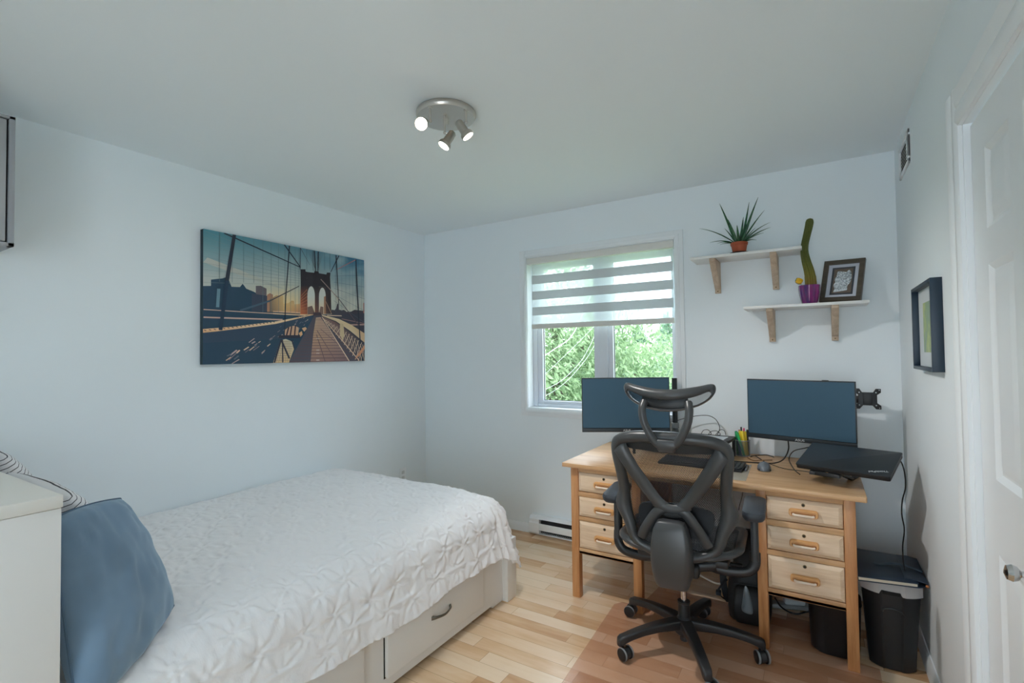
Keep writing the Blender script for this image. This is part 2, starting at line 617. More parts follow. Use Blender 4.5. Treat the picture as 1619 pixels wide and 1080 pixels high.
T.l(T.edge_fac(0.025, 0.5), mx.inputs[0])
T.l(tr.outputs[0], mx.inputs[1])
T.l(gl.outputs[0], mx.inputs[2])
T.l(mx.outputs[0], T.out.inputs['Surface'])
M_glass = T.m
sash(WX0 + 0.04, -1.372, -1.848, -1.418, 1.006, 2.03)
sash(-1.308, WX1 - 0.03, -1.27, -0.85, 1.006, 2.03)

# ------------------------------------------------------------------ zebra blind
T = NT('sheer_fabric')
tr = T.n('ShaderNodeBsdfTransparent')
tr.inputs['Color'].default_value = (0.96, 0.98, 1, 1)
tl = T.n('ShaderNodeBsdfTranslucent')
tl.inputs['Color'].default_value = (0.85, 0.87, 0.88, 1)
df = T.n('ShaderNodeBsdfDiffuse')
df.inputs['Color'].default_value = (0.85, 0.87, 0.88, 1)
m1 = T.n('ShaderNodeMixShader')
m1.inputs[0].default_value = 0.5
T.l(tl.outputs[0], m1.inputs[1])
T.l(df.outputs[0], m1.inputs[2])
m2 = T.n('ShaderNodeMixShader')
m2.inputs[0].default_value = 0.42
T.l(tr.outputs[0], m2.inputs[1])
T.l(m1.outputs[0], m2.inputs[2])
T.l(m2.outputs[0], T.out.inputs['Surface'])
M_sheer = T.m
T = NT('blind_band_fabric')
tl = T.n('ShaderNodeBsdfTranslucent')
tl.inputs['Color'].default_value = (0.62, 0.66, 0.68, 1)
df = T.n('ShaderNodeBsdfDiffuse')
df.inputs['Color'].default_value = (0.76, 0.78, 0.78, 1)
m1 = T.n('ShaderNodeMixShader')
m1.inputs[0].default_value = 0.66
T.l(tl.outputs[0], m1.inputs[1])
T.l(df.outputs[0], m1.inputs[2])
T.l(m1.outputs[0], T.out.inputs['Surface'])
M_band = T.m
bl = thing('zebra_blind', 'white day-and-night roller blind with grey bands, half lowered in the window', 'window blind', (-1.36, YB + 0.03, 2.05))
def bx(x0, x1, y0, y1, z0, z1):
    return (x0 + 1.36, y0 - YB - 0.03, z0 - 2.05), (x1 + 1.36, y1 - YB - 0.03, z1 - 2.05)
m = MB().box(*bx(-1.926, -0.806, YB - 0.008, YB + 0.06, 2.062, 2.111), 0.006)
m.build('cassette', M_offwhite, bl)
MB().box(*bx(-1.895, -0.818, YB + 0.026, YB + 0.0268, 1.60, 2.07)).build('sheer', M_sheer, bl)
for z0, z1 in ((1.91, 1.975), (1.789, 1.853), (1.667, 1.731)):
    MB().box(*bx(-1.895, -0.818, YB + 0.021, YB + 0.0222, z0, z1)).build('blind_band', M_band, bl)
MB().box(*bx(-1.898, -0.815, YB + 0.014, YB + 0.036, 1.562, 1.6), 0.005).build('bottom_rail', M_offwhite, bl)
m = MB()
m.tube([(0.552, -0.012, 0.0), (0.552, -0.012, -0.9)], 0.0014, 6)
m.build('pull_cord', M_offwhite, bl)

# ------------------------------------------------------------------ electric baseboard heater
ht = thing('baseboard_heater', 'long white electric baseboard heater low on the wall beneath the window', 'heater', (-1.905, YB, 0))
prof = [(0, 0.02), (-0.052, 0.02), (-0.058, 0.03), (-0.058, 0.098), (-0.05, 0.106), (-0.05, 0.126), (-0.03, 0.147), (0, 0.147)]
m = MB()
m.prism([(p[0], p[1]) for p in prof], 'X', 0, 0.085, 0.001)
m.build('end_cap', M_trim, ht)
MB().prism([(p[0], p[1]) for p in prof], 'X', 1.21, 1.27, 0.001).build('end_cap', M_trim, ht)
m = MB()
m.box((0.085, -0.058, 0.05), (1.21, -0.053, 0.1), 0.001)
m.prism([(0, 0.128), (-0.05, 0.128), (-0.032, 0.147), (0, 0.147)], 'X', 0.085, 1.21)
m.box((0.085, -0.006, 0.02), (1.21, -0.001, 0.13))
m.box((0.085, -0.056, 0.02), (1.21, -0.003, 0.024))
m.build('front_panel', M_trim, ht)
m = MB()
for i in range(75):
    x = 0.1 + i * 0.0148
    m.box((x, -0.05, 0.03), (x + 0.001, -0.01, 0.122))
m.tube([(0.09, -0.03, 0.075), (1.2, -0.03, 0.075)], 0.008, 8)
m.build('heating_fins', pm('aluminium_fins', (120, 124, 128), 0.5, 0.6), ht)

# wall outlet, air vent
o = thing('wall_outlet', 'small white electrical outlet plate low on the left wall beyond the bed', 'outlet', (XL, 3.05, 0.375))
MB().box((0, -0.036, -0.058), (0.005, 0.036, 0.058), 0.003).build('cover_plate', M_trim, o)
m = MB()
for z in (-0.022, 0.022):
    m.box((0.005, -0.015, z - 0.013), (0.0065, 0.015, z + 0.013), 0.001)
m.build('socket', pm('outlet_socket', (205, 208, 208), 0.4), o)
v = thing('air_vent', 'white louvred air vent high on the right wall by the ceiling corner', 'vent', (XR, 2.96, 2.285))
m = MB()
m.box((-0.008, -0.15, -0.075), (0, -0.125, 0.075), 0.002).box((-0.008, 0.125, -0.075), (0, 0.15, 0.075), 0.002)
m.box((-0.008, -0.15, 0.055), (0, 0.15, 0.075), 0.002).box((-0.008, -0.15, -0.075), (0, 0.15, -0.055), 0.002)
m.box((-0.008, -0.15, -0.05), (0, 0.02 - 0.11, 0.05), 0.002)
m.build('vent_frame', M_trim, v)
m = MB()
for i in range(7):
    z = -0.046 + i * 0.0155
    m.prism([(-0.006, z - 0.006), (-0.005, z - 0.0065), (0.0, z + 0.004), (-0.001, z + 0.0045)], 'Y', -0.09, 0.125)
m.build('louvres', M_trim, v)
MB().box((-0.001, -0.12, -0.055), (0.0, 0.125, 0.055)).build('duct_opening', M_dark, v)
# ------------------------------------------------------------------ bed
bed = thing('storage_bed', 'white wooden storage bed with drawers in its side, along the left wall', 'bed', (-2.25, 1.4, 0))
def bb(lo, hi):
    o = Vector((-2.25, 1.4, 0))
    return Vector(lo) - o, Vector(hi) - o
BX = -1.53
m = MB()
o = Vector((-2.25, 1.4, 0))
m.prism([(0.44 - 1.4, 0.02), (2.225 - 1.4, 0.02), (2.235 - 1.4, 0.006), (2.336 - 1.4, 0.006), (2.336 - 1.4, 0.315), (0.44 - 1.4, 0.315)], 'X', BX - 0.02 + 2.25, BX + 2.25)
m.build('side_panel', M_white, bed)
MB().box(*bb((-2.94, 0.44, 0.02), (-2.92, 2.34, 0.315)), 0.002).build('wall_side_panel', M_white, bed)
MB().box(*bb((-2.955, 2.36, 0.03), (-1.55, 2.395, 0.33)), 0.004).build('footboard', M_white, bed)
for x0 in (-1.556, -2.955):
    MB().box(*bb((x0, 2.336, 0), (x0 + 0.06, 2.43, 0.335)), 0.004).build('foot_post', M_white, bed)
MB().box(*bb((-2.94, 0.45, 0.3), (-1.552, 2.36, 0.33))).build('slatted_base', M_white, bed)
MB().box(*bb((-2.955, 0.45, 0.33), (-1.56, 2.37, 0.535)), 0.04, 3).build('mattress', pm('mattress_ticking', (225, 225, 222), 0.8), bed)
M_pewter = pm('pewter_handle', (128, 126, 120), 0.3, 1.0)
for y0, y1 in ((1.455, 2.128), (0.75, 1.338)):
    m = MB().box(*bb((BX, y0, 0.066), (BX + 0.018, y1, 0.268)), 0.005, 3)
    m.cur = 1
    m.box(*bb((BX - 0.001, y0 - 0.004, 0.062), (BX + 0.0008, y1 + 0.004, 0.272)))
    d = m.build('drawer', [M_white, M_dark], bed)
    yc = (y0 + y1) / 2
    pts = smoothpath([(BX + 0.017 + 2.25, yc - 0.064 - 1.4, 0.186), (BX + 0.03 + 2.25, yc - 0.05 - 1.4, 0.186), (BX + 0.041 + 2.25, yc - 1.4, 0.183), (BX + 0.03 + 2.25, yc + 0.05 - 1.4, 0.186), (BX + 0.017 + 2.25, yc + 0.064 - 1.4, 0.186)], 6)
    n = len(pts)
    rr = [0.0045 + 0.0035 * abs(2 * i / (n - 1) - 1) ** 2 for i in range(n)]
    m = MB().tube(pts, rr, 10, flat=(1.35, 0.8), upv=(0, 0, 1))
    for s in (-1, 1):
        m.box((BX + 0.0165 + 2.25, yc + s * 0.062 - 1.4 - 0.007, 0.177), (BX + 0.0205 + 2.25, yc + s * 0.062 - 1.4 + 0.007, 0.195), 0.0015)
    m.build('handle', M_pewter, d)

# duvet: an unfolded cloth laid over the mattress, rounded over the side and the foot, pinched in a diamond pattern
def make_duvet():
    S0, T0, R = -1.668, 2.255, 0.155          # where the top stops and the drop begins
    s = np.concatenate([np.linspace(-2.968, S0, 150), np.linspace(S0, S0 + 0.395, 60)[1:]])
    t = np.concatenate([np.linspace(0.462, T0, 200), np.linspace(T0, T0 + 0.41, 60)[1:]])
    SS, TT = np.meshgrid(s, t, indexing='ij')
    a = np.maximum(SS - S0, 0)
    b = np.maximum(TT - T0, 0)
    r0 = (a ** 4 + b ** 4) ** 0.25 + 1e-9
    rinf = np.maximum(a, b)
    ra = np.where((a > 0) & (b > 0), rinf + 0.7 * (np.hypot(a, b) - rinf), r0 - 1e-9)
    dx, dy = a / r0, b / r0
    ang = np.minimum(ra / R, PI / 2)
    straight = np.maximum(ra - R * PI / 2, 0)
    flare = 0.24
    hor = R * np.sin(ang) + straight * flare
    ver = R * (1 - np.cos(ang)) + straight * math.sqrt(1 - flare * flare)
    crown = 0.025 * np.sin(np.clip((SS + 2.968) / (S0 + 2.968), 0, 1) * PI) ** 0.7 + 0.012 * np.clip((TT - 0.5) / 1.8, 0, 1)
    fade = np.exp(-ra / 0.18)
    X = np.minimum(SS, S0) + hor * dx
    Y = np.minimum(TT, T0) + hor * dy
    Z = 0.575 + crown * fade - ver
    # hollow the cloth a little along the wall
    Z -= 0.02 * np.exp(-((SS + 2.968) / 0.06) ** 2)
    # normals of the drape
    Nx = dx * np.sin(ang)
    Ny = dy * np.sin(ang)
    Nz = np.cos(ang)
    # pinches
    D = np.zeros_like(SS)
    P = []
    g = 0.148
    i0 = int((-3.1) / (g / 2))
    rowi = 0
    ss = -3.0
    while ss < S0 + 0.46:
        tt = 0.40 + (g / 2 if rowi % 2 else 0)
        while tt < T0 + 0.5:
            P.append((ss + rng.normal(0, 0.010), tt + rng.normal(0, 0.010), rng.uniform(0, 6.28), rng.integers(6, 9)))
            tt += g
        ss += g * 0.62
        rowi += 1
    for ps, pt, ph, kf in P:
        i1, i2 = np.searchsorted(s, [ps - 0.12, ps + 0.12])
        j1, j2 = np.searchsorted(t, [pt - 0.12, pt + 0.12])
        if i2 <= i1 or j2 <= j1:
            continue
        u = SS[i1:i2, j1:j2] - ps
        v = TT[i1:i2, j1:j2] - pt
        rho = np.hypot(u, v)
        th = np.arctan2(v, u)
        env = np.clip(rho / 0.012, 0, 1) * np.exp(-(rho / 0.042) ** 1.6)
        d = 0.0072 * np.cos(kf * th + ph + 2.5 * rho / 0.05) * env
        d += 0.0042 * np.cos((kf * 2 + 1) * th - ph) * env
        d += 0.0035 * np.exp(-(rho / 0.008) ** 2) - 0.0045 * np.exp(-(rho / 0.026) ** 2)
        D[i1:i2, j1:j2] += d
    # soft wrinkles
    W = np.zeros_like(SS)
    for i in range(len(s)):
        for j in range(len(t)):
            p = Vector((s[i] * 9, t[j] * 16, 0.0))
            W[i, j] = noise.noise(p) * 0.006 + noise.noise(p * 2.3 + Vector((3, 1, 5))) * 0.0045 + noise.noise(Vector((s[i] * 3, t[j] * 3, 4))) * 0.007
    # gathers round the foot corner and along the hem
    corner = np.clip(np.minimum(a, b * 1.0) / 0.12, 0, 1)
    along = np.arctan2(b, a + 1e-9)
    gath = 0.013 * np.cos(along * 22 + 1.0) * np.where((a > 0.02) & (b > 0.02), np.clip(ra / 0.2, 0, 1), 0)
    gath += 0.006 * np.sin(TT * 23 + 1.3 * np.sin(TT * 9)) * np.clip((a - 0.14) / 0.25, 0, 1) * np.where(b > 0.02, 0, 1)
    near = np.exp(-((TT - T0) / 0.35) ** 2) * np.where(b > 0.02, 0, 1)
    gath += 0.0035 * np.cos(TT * 95) * near * np.clip(a / 0.15, 0, 1)
    tot = D + W + gath
    X = X + Nx * tot
    Y = Y + Ny * tot
    Z = Z + Nz * tot
    # uneven hem
    hem = np.clip((ra - 0.26) / 0.13, 0, 1)
    Z += hem * (0.010 * np.sin(TT * 7 + 0.5) + 0.004 * np.sin(TT * 15))
    X = np.maximum(X, XL + 0.006)
    X = np.where((Z < 0.36) & (TT < T0), np.maximum(X, BX + 0.034), X)
    return np.stack([X, Y, Z], -1)
A = make_duvet()
T = NT('white_duvet_cotton')
v = T.coord('Object')
T.b.inputs['Base Color'].default_value = (*lin((238, 238, 240)), 1)
T.b.inputs['Roughness'].default_value = 0.72
T.b.inputs['Sheen Weight'].default_value = 0.15
T.bump(T.noise(T.coord('Object', (1, 2.2, 1)), 60, 4, 0.6), 0.25, 0.004)
M_duvet = T.m
m = MB().grid(A.tolist())
du = m.build('duvet', M_duvet, sub=1, fixn=False)
sol = du.modifiers.new('thick', 'SOLIDIFY')
sol.thickness = 0.012
sol.offset = -1
tag(du, 'white pintucked duvet spread over the storage bed', 'duvet')
# make sure the outside faces up
me = du.data
if me.polygons[len(me.polygons) // 3].normal.z < 0:
    me.flip_normals()

# ------------------------------------------------------------------ pillows and cushion, each from its four corners
def pillow_surface(BL, BR, TR, TL, thick, nrm, n=30, seed=0, wr=0.004, ear=0.06):
    BL, BR, TR, TL, nrm = map(Vector, (BL, BR, TR, TL, nrm))
    nrm.normalize()
    sides = []
    for sg in (1, -1):
        A = []
        for i in range(n + 1):
            row = []
            for j in range(n + 1):
                u, v = i / n, j / n
                # pull the edge middles inward, leaving ears at the corners
                cu, cv = 2 * u - 1, 2 * v - 1
                uu = 0.5 + 0.5 * cu * (1 - ear * (1 - cv * cv))
                vv = 0.5 + 0.5 * cv * (1 - ear * (1 - cu * cu))
                p = BL * (1 - uu) * (1 - vv) + BR * uu * (1 - vv) + TR * uu * vv + TL * (1 - uu) * vv
                e = max(0, (1 - cu * cu)) * max(0, (1 - cv * cv))
                h = thick * 0.5 * e ** 0.42
                edge = min(1, e * 6)
                h += edge * wr * (noise.noise(Vector((u * 5 + seed, v * 5, sg))) + 0.5 * noise.noise(Vector((u * 12, v * 9 + seed, sg))))
                # creases running from the corners
                for (qu, qv) in ((0, 0), (1, 0), (1, 1), (0, 1)):
                    du_, dv_ = u - qu, v - qv
                    rr = math.hypot(du_, dv_)
                    th = math.atan2(abs(dv_), abs(du_))
                    h += edge * wr * 0.3 * math.cos(th * 14 + seed + qu * 2 + qv) * math.exp(-(rr / 0.28) ** 2)
                row.append(p + nrm * h * sg)
            A.append(row)
        sides.append(A)
    return sides

def make_pillow(name, mat, parent, corners, thick, nrm, seed=0, seam=None, n=30, ear=0.06, uvs=False, wr=0.004):
    A, B = pillow_surface(*corners, thick, nrm, n, seed, wr, ear)
    m = MB().grid(A).grid(B)
    me_o = m.build(name, mat, parent, fixn=False)
    uv = me_o.data.uv_layers.new(name='cloth')
    k = (n + 1) * (n + 1)
    for lp_ in me_o.data.loops:
        q = lp_.vertex_index % k
        uv.data[lp_.index].uv = ((q // (n + 1)) / n, (q % (n + 1)) / n)
    b = bmesh.new()
    b.from_mesh(me_o.data)
    bmesh.ops.remove_doubles(b, verts=b.verts[:], dist=0.0004)
    bmesh.ops.recalc_face_normals(b, faces=b.faces[:])
    b.to_mesh(me_o.data)
    b.free()
    me_o.data.shade_smooth()
    if seam:
        edge = [A[i][0] for i in range(n + 1)] + [A[n][j] for j in range(1, n + 1)] + [A[i][n] for i in range(n - 1, -1, -1)] + [A[0][j] for j in range(n - 1, 0, -1)]
        MB().tube(edge, 0.0032, 6, closed=True).build('seam_piping', seam, me_o if parent is None else me_o)
    return me_o

T = NT('blue_velvet')
v = T.coord('Object')
f = T.noise(v, 6, 3)
T.l(T.ramp(f, [(0.3, lin((100, 126, 150))), (0.7, lin((120, 146, 170)))]), T.b.inputs['Base Color'])
T.b.inputs['Roughness'].default_value = 0.75
T.b.inputs['Sheen Weight'].default_value = 0.5
T.b.inputs['Sheen Tint'].default_value = (0.6, 0.75, 0.85, 1)
T.bump(T.noise(v, 500, 2), 0.08, 0.001)
M_velvet = T.m
M_velvet_d = pm('blue_velvet_piping', (82, 106, 128), 0.8)
cush = make_pillow('throw_cushion', M_velvet, None, ((-1.478, 0.462, 0.53), (-1.72, 0.765, 0.605), (-1.85, 0.672, 0.94), (-1.715, 0.478, 0.955)), 0.15, (0.80, 0.56, 0.28), 3, M_velvet_d, 36, -0.045, wr=0.009)
tag(cush, 'dusty blue velvet square cushion leaning at the head of the bed', 'cushion')

T = NT('striped_pillowcase')
sp = T.n('ShaderNodeSeparateXYZ')
tc = T.n('ShaderNodeTexCoord')
T.l(tc.outputs['UV'], sp.inputs[0])
fr = T.math('FRACT', T.math('MULTIPLY', sp.outputs[1], 27.0))
ln = T.math('LESS_THAN', fr, 0.16)
T.l(T.mix(ln, lin((226, 226, 228)), lin((38, 40, 52))), T.b.inputs['Base Color'])
T.b.inputs['Roughness'].default_value = 0.8
M_stripe = T.m
for k, (xa, xb, zt, zt2, lab) in enumerate(((-2.93, -2.40, 1.045, 1.04, 'white pillow with thin dark stripes, nearer the left wall, showing above the headboard shelf'),
                                            (-2.38, -1.80, 0.995, 0.985, 'white pillow with thin dark stripes right behind the blue cushion'))):
    pl = make_pillow('striped_pillow', M_stripe, None, ((xa, 0.70, 0.625), (xb, 0.70, 0.625), (xb - 0.02, 0.535, zt2), (xa + 0.02, 0.535, zt)), 0.15, (0, 0.9, 0.42), 5 + k, None, 26, 0.05)
    tag(pl, lab, 'pillow', 'striped pillows at the head of the bed')

# ------------------------------------------------------------------ shelf headboard and wall cabinet
hb = thing('headboard_shelf', 'white boxy headboard shelf unit with pale top in the lower left', 'headboard', (-2.22, 0.28, 0))
def hh(lo, hi):
    o = Vector((-2.22, 0.28, 0))
    return Vector(lo) - o, Vector(hi) - o
MB().box(*hh((-1.523, 0.12, 0), (-1.503, 0.433, 1.028)), 0.0015).build('end_panel', M_white, hb)
MB().box(*hh((-2.965, 0.12, 0), (-2.945, 0.433, 1.028)), 0.0015).build('end_panel', M_white, hb)
MB().box(*hh((-2.945, 0.41, 0), (-1.523, 0.43, 1.028)), 0.001).build('back_panel', M_white, hb)
MB().box(*hh((-2.968, 0.11, 1.029), (-1.5, 0.435, 1.058)), 0.002).build('top_board', M_offwhite, hb)
for z in (0.3, 0.66):
    MB().box(*hh((-2.945, 0.12, z), (-1.523, 0.41, z + 0.02))).build('shelf', M_white, hb)

cb = thing('wall_cabinet', 'grey wall cabinet high on the left wall, cut by the left edge', 'cabinet', (XL, 0.2, 1.81))
def cc(lo, hi):
    o = Vector((XL, 0.2, 1.81))
    return Vector(lo) - o, Vector(hi) - o
M_cab = pm('grey_cabinet', (150, 153, 158), 0.45)
M_cabd = pm('grey_cabinet_door', (160, 163, 166), 0.5)
cy0, cy1, cz0, cz1, cx = -0.3, 0.613, 1.812, 2.32, -2.65
MB().box(*cc((XL, cy0, cz0), (cx - 0.03, cy1, cz1)), 0.002).build('carcass', M_cab, cb)
m = MB()
m.box(*cc((cx - 0.03, cy1 - 0.018, cz0), (cx, cy1, cz1)), 0.0015).box(*cc((cx - 0.03, cy0, cz0), (cx, cy0 + 0.018, cz1)), 0.0015)
m.box(*cc((cx - 0.03, cy0, cz1 - 0.012), (cx, cy1, cz1)), 0.0015).box(*cc((cx - 0.03, cy0, cz0), (cx, cy1, cz0 + 0.014)), 0.0015)
m.build('face_frame', M_cab, cb)
d = MB().box(*cc((cx - 0.022, cy0 + 0.022, cz0 + 0.018), (cx - 0.004, cy1 - 0.024, cz1 - 0.016)), 0.0015).build('cabinet_door', M_cabd, cb)
MB().box(*cc((cx - 0.024, cy0 + 0.018, cz0 + 0.014), (cx - 0.0225, cy1 - 0.018, cz1 - 0.012))).build('door_gap', M_dark, cb)

# ------------------------------------------------------------------ canvas print on the left wall
def attr_mat(name, rough=0.5):
    T = NT(name)
    a = T.n('ShaderNodeAttribute', attribute_name='ink')
    T.l(a.outputs['Color'], T.b.inputs['Base Color'])
    T.b.inputs['Roughness'].default_value = rough
    T.b.inputs['Specular IOR Level'].default_value = 0.25
    return T.m
M_ink = attr_mat('printed_ink', 0.55)

class Print:
    """flat printed picture: polygons with ink colours, in layers a hair apart"""
    def __init__(self, place):
        self.v, self.f, self.c, self.k, self.place = [], [], [], 0, place
    def poly(self, pts, col):
        self.k += 1
        o = len(self.v)
        self.v += [self.place(x, y, self.k) for x, y in pts]
        self.f.append(tuple(range(o, o + len(pts))))
        cols = col if isinstance(col, list) else [col] * len(pts)
        self.c.append([lin(tuple(255 * (max(0, v_) / 255) ** 0.82 for v_ in c)) for c in cols])
    def line(self, a, b, wa, col, wb=None):
        wb = wa if wb is None else wb
        d = Vector((b[0] - a[0], b[1] - a[1]))
        if d.length < 1e-6:
            return
        d.normalize()
        n = Vector((-d.y, d.x))
        self.poly([(a[0] + n.x * wa, a[1] + n.y * wa), (b[0] + n.x * wb, b[1] + n.y * wb), (b[0] - n.x * wb, b[1] - n.y * wb), (a[0] - n.x * wa, a[1] - n.y * wa)], col)
    def build(self, name, parent, mat=None):
        me = bpy.data.meshes.new(name)
        me.from_pydata(self.v, [], self.f)
        me.materials.append(mat or M_ink)
        ca = me.color_attributes.new('ink', 'FLOAT_COLOR', 'CORNER')
        i = 0
        for cs in self.c:
            for c in cs:
                ca.data[i].color = (*c, 1)
                i += 1
        me.update()
        o = bpy.data.objects.new(name, me)
        COL.objects.link(o)
        o.parent = parent
        return o

CV = (XL, 2.037, 1.717)     # centre of the canvas on the wall
CY0, CY1, CZ0, CZ1 = 1.455, 2.620, 1.333, 2.102
canvas = thing('canvas_print', 'large canvas photo print of a suspension bridge walkway at sunset on the left wall', 'picture', CV)
MB().box((0, CY0 - CV[1], CZ0 - CV[2]), (0.032, CY1 - CV[1], CZ1 - CV[2]), 0.002).build('stretched_canvas', pm('canvas_edge', (40, 62, 72), 0.7), canvas)
def art(px, py, k):
    """px, py measured on an enlargement of the picture seen at an angle; undo that angle"""
    p = (px - 78) / (1217 - 78)
    u = p * 1.318 / (p * 1.318 + (1 - p))
    top, bot = 65 + 213 * p, 1010 - 15 * p
    v = (bot - py) / (bot - top)
    u, v = min(1, max(0, u)), min(1, max(0, v))
    return (0.0324 + 0.000012 * k, CY0 - CV[1] + u * (CY1 - CY0), CZ0 - CV[2] + v * (CZ1 - CZ0))
P = Print(art)
def skycol(p, q):
    """p across 0..1, q down 0..1 (to the horizon)"""
    n = noise.noise(Vector((p * 5 + 1, q * 4 + p * 3, 0.3))) * 0.5 + noise.noise(Vector((p * 11, q * 10 + p * 5, 2.0))) * 0.3
    tl, tr_, mid, hor, glow = (62, 122, 138), (34, 92, 128), (168, 180, 178), (216, 206, 186), (244, 206, 140)
    top = [tl[i] * (1 - p) + tr_[i] * p for i in range(3)]
    f = min(1, q * 1.7 + 0.25 * math.exp(-((p - 0.45) / 0.3) ** 2))
    c = [top[i] * (1 - f) + mid[i] * f for i in range(3)]
    g = max(0, (q - 0.45) / 0.55)
    c = [c[i] * (1 - g) + hor[i] * g for i in range(3)]
    g2 = math.exp(-((p - 0.36) / 0.13) ** 2 - ((q - 0.9) / 0.25) ** 2)
    c = [c[i] * (1 - g2) + glow[i] * g2 for i in range(3)]
    if p > 0.55:
        k = min(1, (p - 0.55) * 5) * max(0, -n) * 1.2 * (1 - q * 0.5)
        c = [c[i] * (1 - k) + (60, 96, 120)[i] * k for i in range(3)]
        k = min(1, (p - 0.55) * 5) * max(0, n) * 1.1
        c = [c[i] * (1 - k) + (226, 220, 208)[i] * k for i in range(3)]
    if p > 0.8 and q > 0.6:
        k = (p - 0.8) * 4 * (q - 0.6)
        c = [c[i] * (1 - k) + (96, 120, 134)[i] * k for i in range(3)]
    return tuple(max(0, min(255, x)) for x in c)
NU, NV = 44, 24
def sp_(i, j):
    px = 78 + (1217 - 78) * i / NU
    p = i / NU
    top = 65 + 213 * p
    return (px, top + (660 - top) * j / NV)
for i in range(NU):
    for j in range(NV):
        P.poly([sp_(i, j), sp_(i, j + 1), sp_(i + 1, j + 1), sp_(i + 1, j)], [skycol(i / NU, j / NV), skycol(i / NU, (j + 1) / NV), skycol((i + 1) / NU, (j + 1) / NV), skycol((i + 1) / NU, j / NV)])
        P.k -= 1
P.k += 1
INK, NAVY, DUSK = (38, 44, 56), (36, 58, 78), (60, 62, 76)
P.poly([(78, 300), (95, 265), (240, 340), (500, 470), (420, 450), (200, 360)], (178, 180, 170))
# skyline, left
P.poly([(78, 465), (110, 462), (110, 418), (160, 405), (182, 392), (200, 462), (240, 462), (254, 438), (272, 472), (310, 492), (322, 500), (322, 640), (78, 640)], NAVY)
P.poly([(322, 450), (350, 448), (382, 468), (382, 640), (322, 640)], (92, 84, 90))
P.poly([(300, 505), (385, 520), (385, 640), (300, 640)], (52, 60, 78))
P.poly([(385, 512), (402, 500), (420, 510), (420, 640), (385, 640)], (168, 118, 92))
P.poly([(400, 545), (440, 515), (485, 515), (488, 640), (400, 640)], [(120, 96, 84), (190, 152, 104), (220, 182, 120), (196, 150, 100), (100, 84, 80)])
P.poly([(488, 575), (520, 570), (540, 552), (556, 555), (560, 580), (600, 575), (600, 645), (488, 645)], [(236, 190, 116), (222, 176, 112), (206, 158, 106), (206, 158, 106), (214, 170, 116), (226, 170, 110), (200, 130, 92), (214, 160, 104)])
P.line((143, 480), (138, 610), 7, (92, 128, 146))
# skyline, right
P.poly([(858, 640), (862, 620), (890, 625), (905, 612), (915, 580), (930, 580), (932, 622), (960, 628), (985, 625), (1010, 640), (1060, 640), (1100, 628), (1217, 640), (1217, 700), (858, 700)], (60, 56, 66))
P.poly([(1205, 585), (1217, 580), (1217, 655), (1205, 655)], (176, 96, 84))
# below the horizon
P.poly([(78, 622), (480, 640), (720, 655), (720, 1010), (78, 1012)], NAVY)
P.poly([(760, 655), (1217, 660), (1217, 900), (900, 720)], (54, 54, 68))
for a, b, wd, c in (((600, 655), (690, 652), 5, (236, 190, 140)), ((420, 632), (600, 640), 3, (226, 180, 146)), ((80, 628), (420, 648), 3, (206, 168, 150)), ((420, 648), (640, 660), 4, (230, 190, 150)),
                    ((80, 682), (480, 692), 5, (200, 160, 146)), ((820, 662), (960, 668), 3, (222, 186, 160)), ((960, 690), (1217, 730), 2, (150, 112, 108)), ((1020, 735), (1217, 738), 4, (196, 150, 140))):
    P.line(a, b, wd, c)
P.poly([(78, 764), (210, 745), (440, 704), (700, 653), (712, 655), (440, 722), (210, 766), (78, 790)], [(236, 182, 136), (238, 190, 146), (246, 206, 164), (230, 178, 130), (230, 178, 130), (246, 206, 164), (238, 190, 146), (226, 164, 118)])
for i in range(18):
    x = 82 + i * 20
    P.line((x, 770 - i * 3.7), (x + 9, 776 - i * 3.9), 2.4, (70, 56, 62))
P.poly([(78, 792), (440, 724), (712, 657), (700, 690), (480, 830), (78, 860)], (44, 60, 80))
# girders and glints to the left of the walkway
for i in range(46):
    tt = rng.random()
    x = 170 + 480 * tt + rng.normal(0, 25)
    y = 985 - 290 * tt + rng.normal(0, 26)
    L = (10 + 22 * (1 - tt)) * rng.uniform(0.5, 1.2)
    c = [(190, 160, 160), (140, 120, 128), (222, 186, 160), (92, 100, 116)][rng.integers(0, 4)]
    P.line((x, y), (x + L, y - L * rng.uniform(0.7, 1.4)), rng.uniform(1.2, 4.0) * (1.2 - 0.7 * tt), c)
P.poly([(490, 770), (520, 745), (560, 735), (590, 750), (585, 805), (495, 805)], [(206, 160, 128)] * 6)
P.poly([(590, 790), (612, 775), (618, 800), (600, 818)], (226, 170, 122))
P.poly([(612, 755), (640, 745), (650, 758), (630, 780)], (222, 170, 128))
for a, b in (((505, 805), (520, 745)), ((530, 805), (540, 740)), ((560, 805), (566, 736))):
    P.line(a, b, 5, (60, 46, 56))
P.poly([(420, 1005), (470, 840), (500, 832), (540, 850), (556, 905), (520, 1005)], [(220, 186, 140), (206, 190, 160), (200, 196, 176), (196, 186, 160), (214, 190, 150), (226, 186, 130)])
for k in range(9):
    y = 850 + k * 17
    P.line((462 - k * 5, y), (552 - k * 3, y + 2), 1.3, (140, 120, 104))
for k in range(7):
    P.line((440 + k * 14, 1003), (478 + k * 8, 846), 1.0, (150, 130, 112))
for a, b, wd in (((470, 838), (428, 1003), 5), ((478, 838), (480, 1003), 4), ((470, 838), (524, 975), 6), ((455, 815), (600, 815), 10), ((540, 840), (560, 910), 4)):
    P.line(a, b, wd, (42, 42, 56))
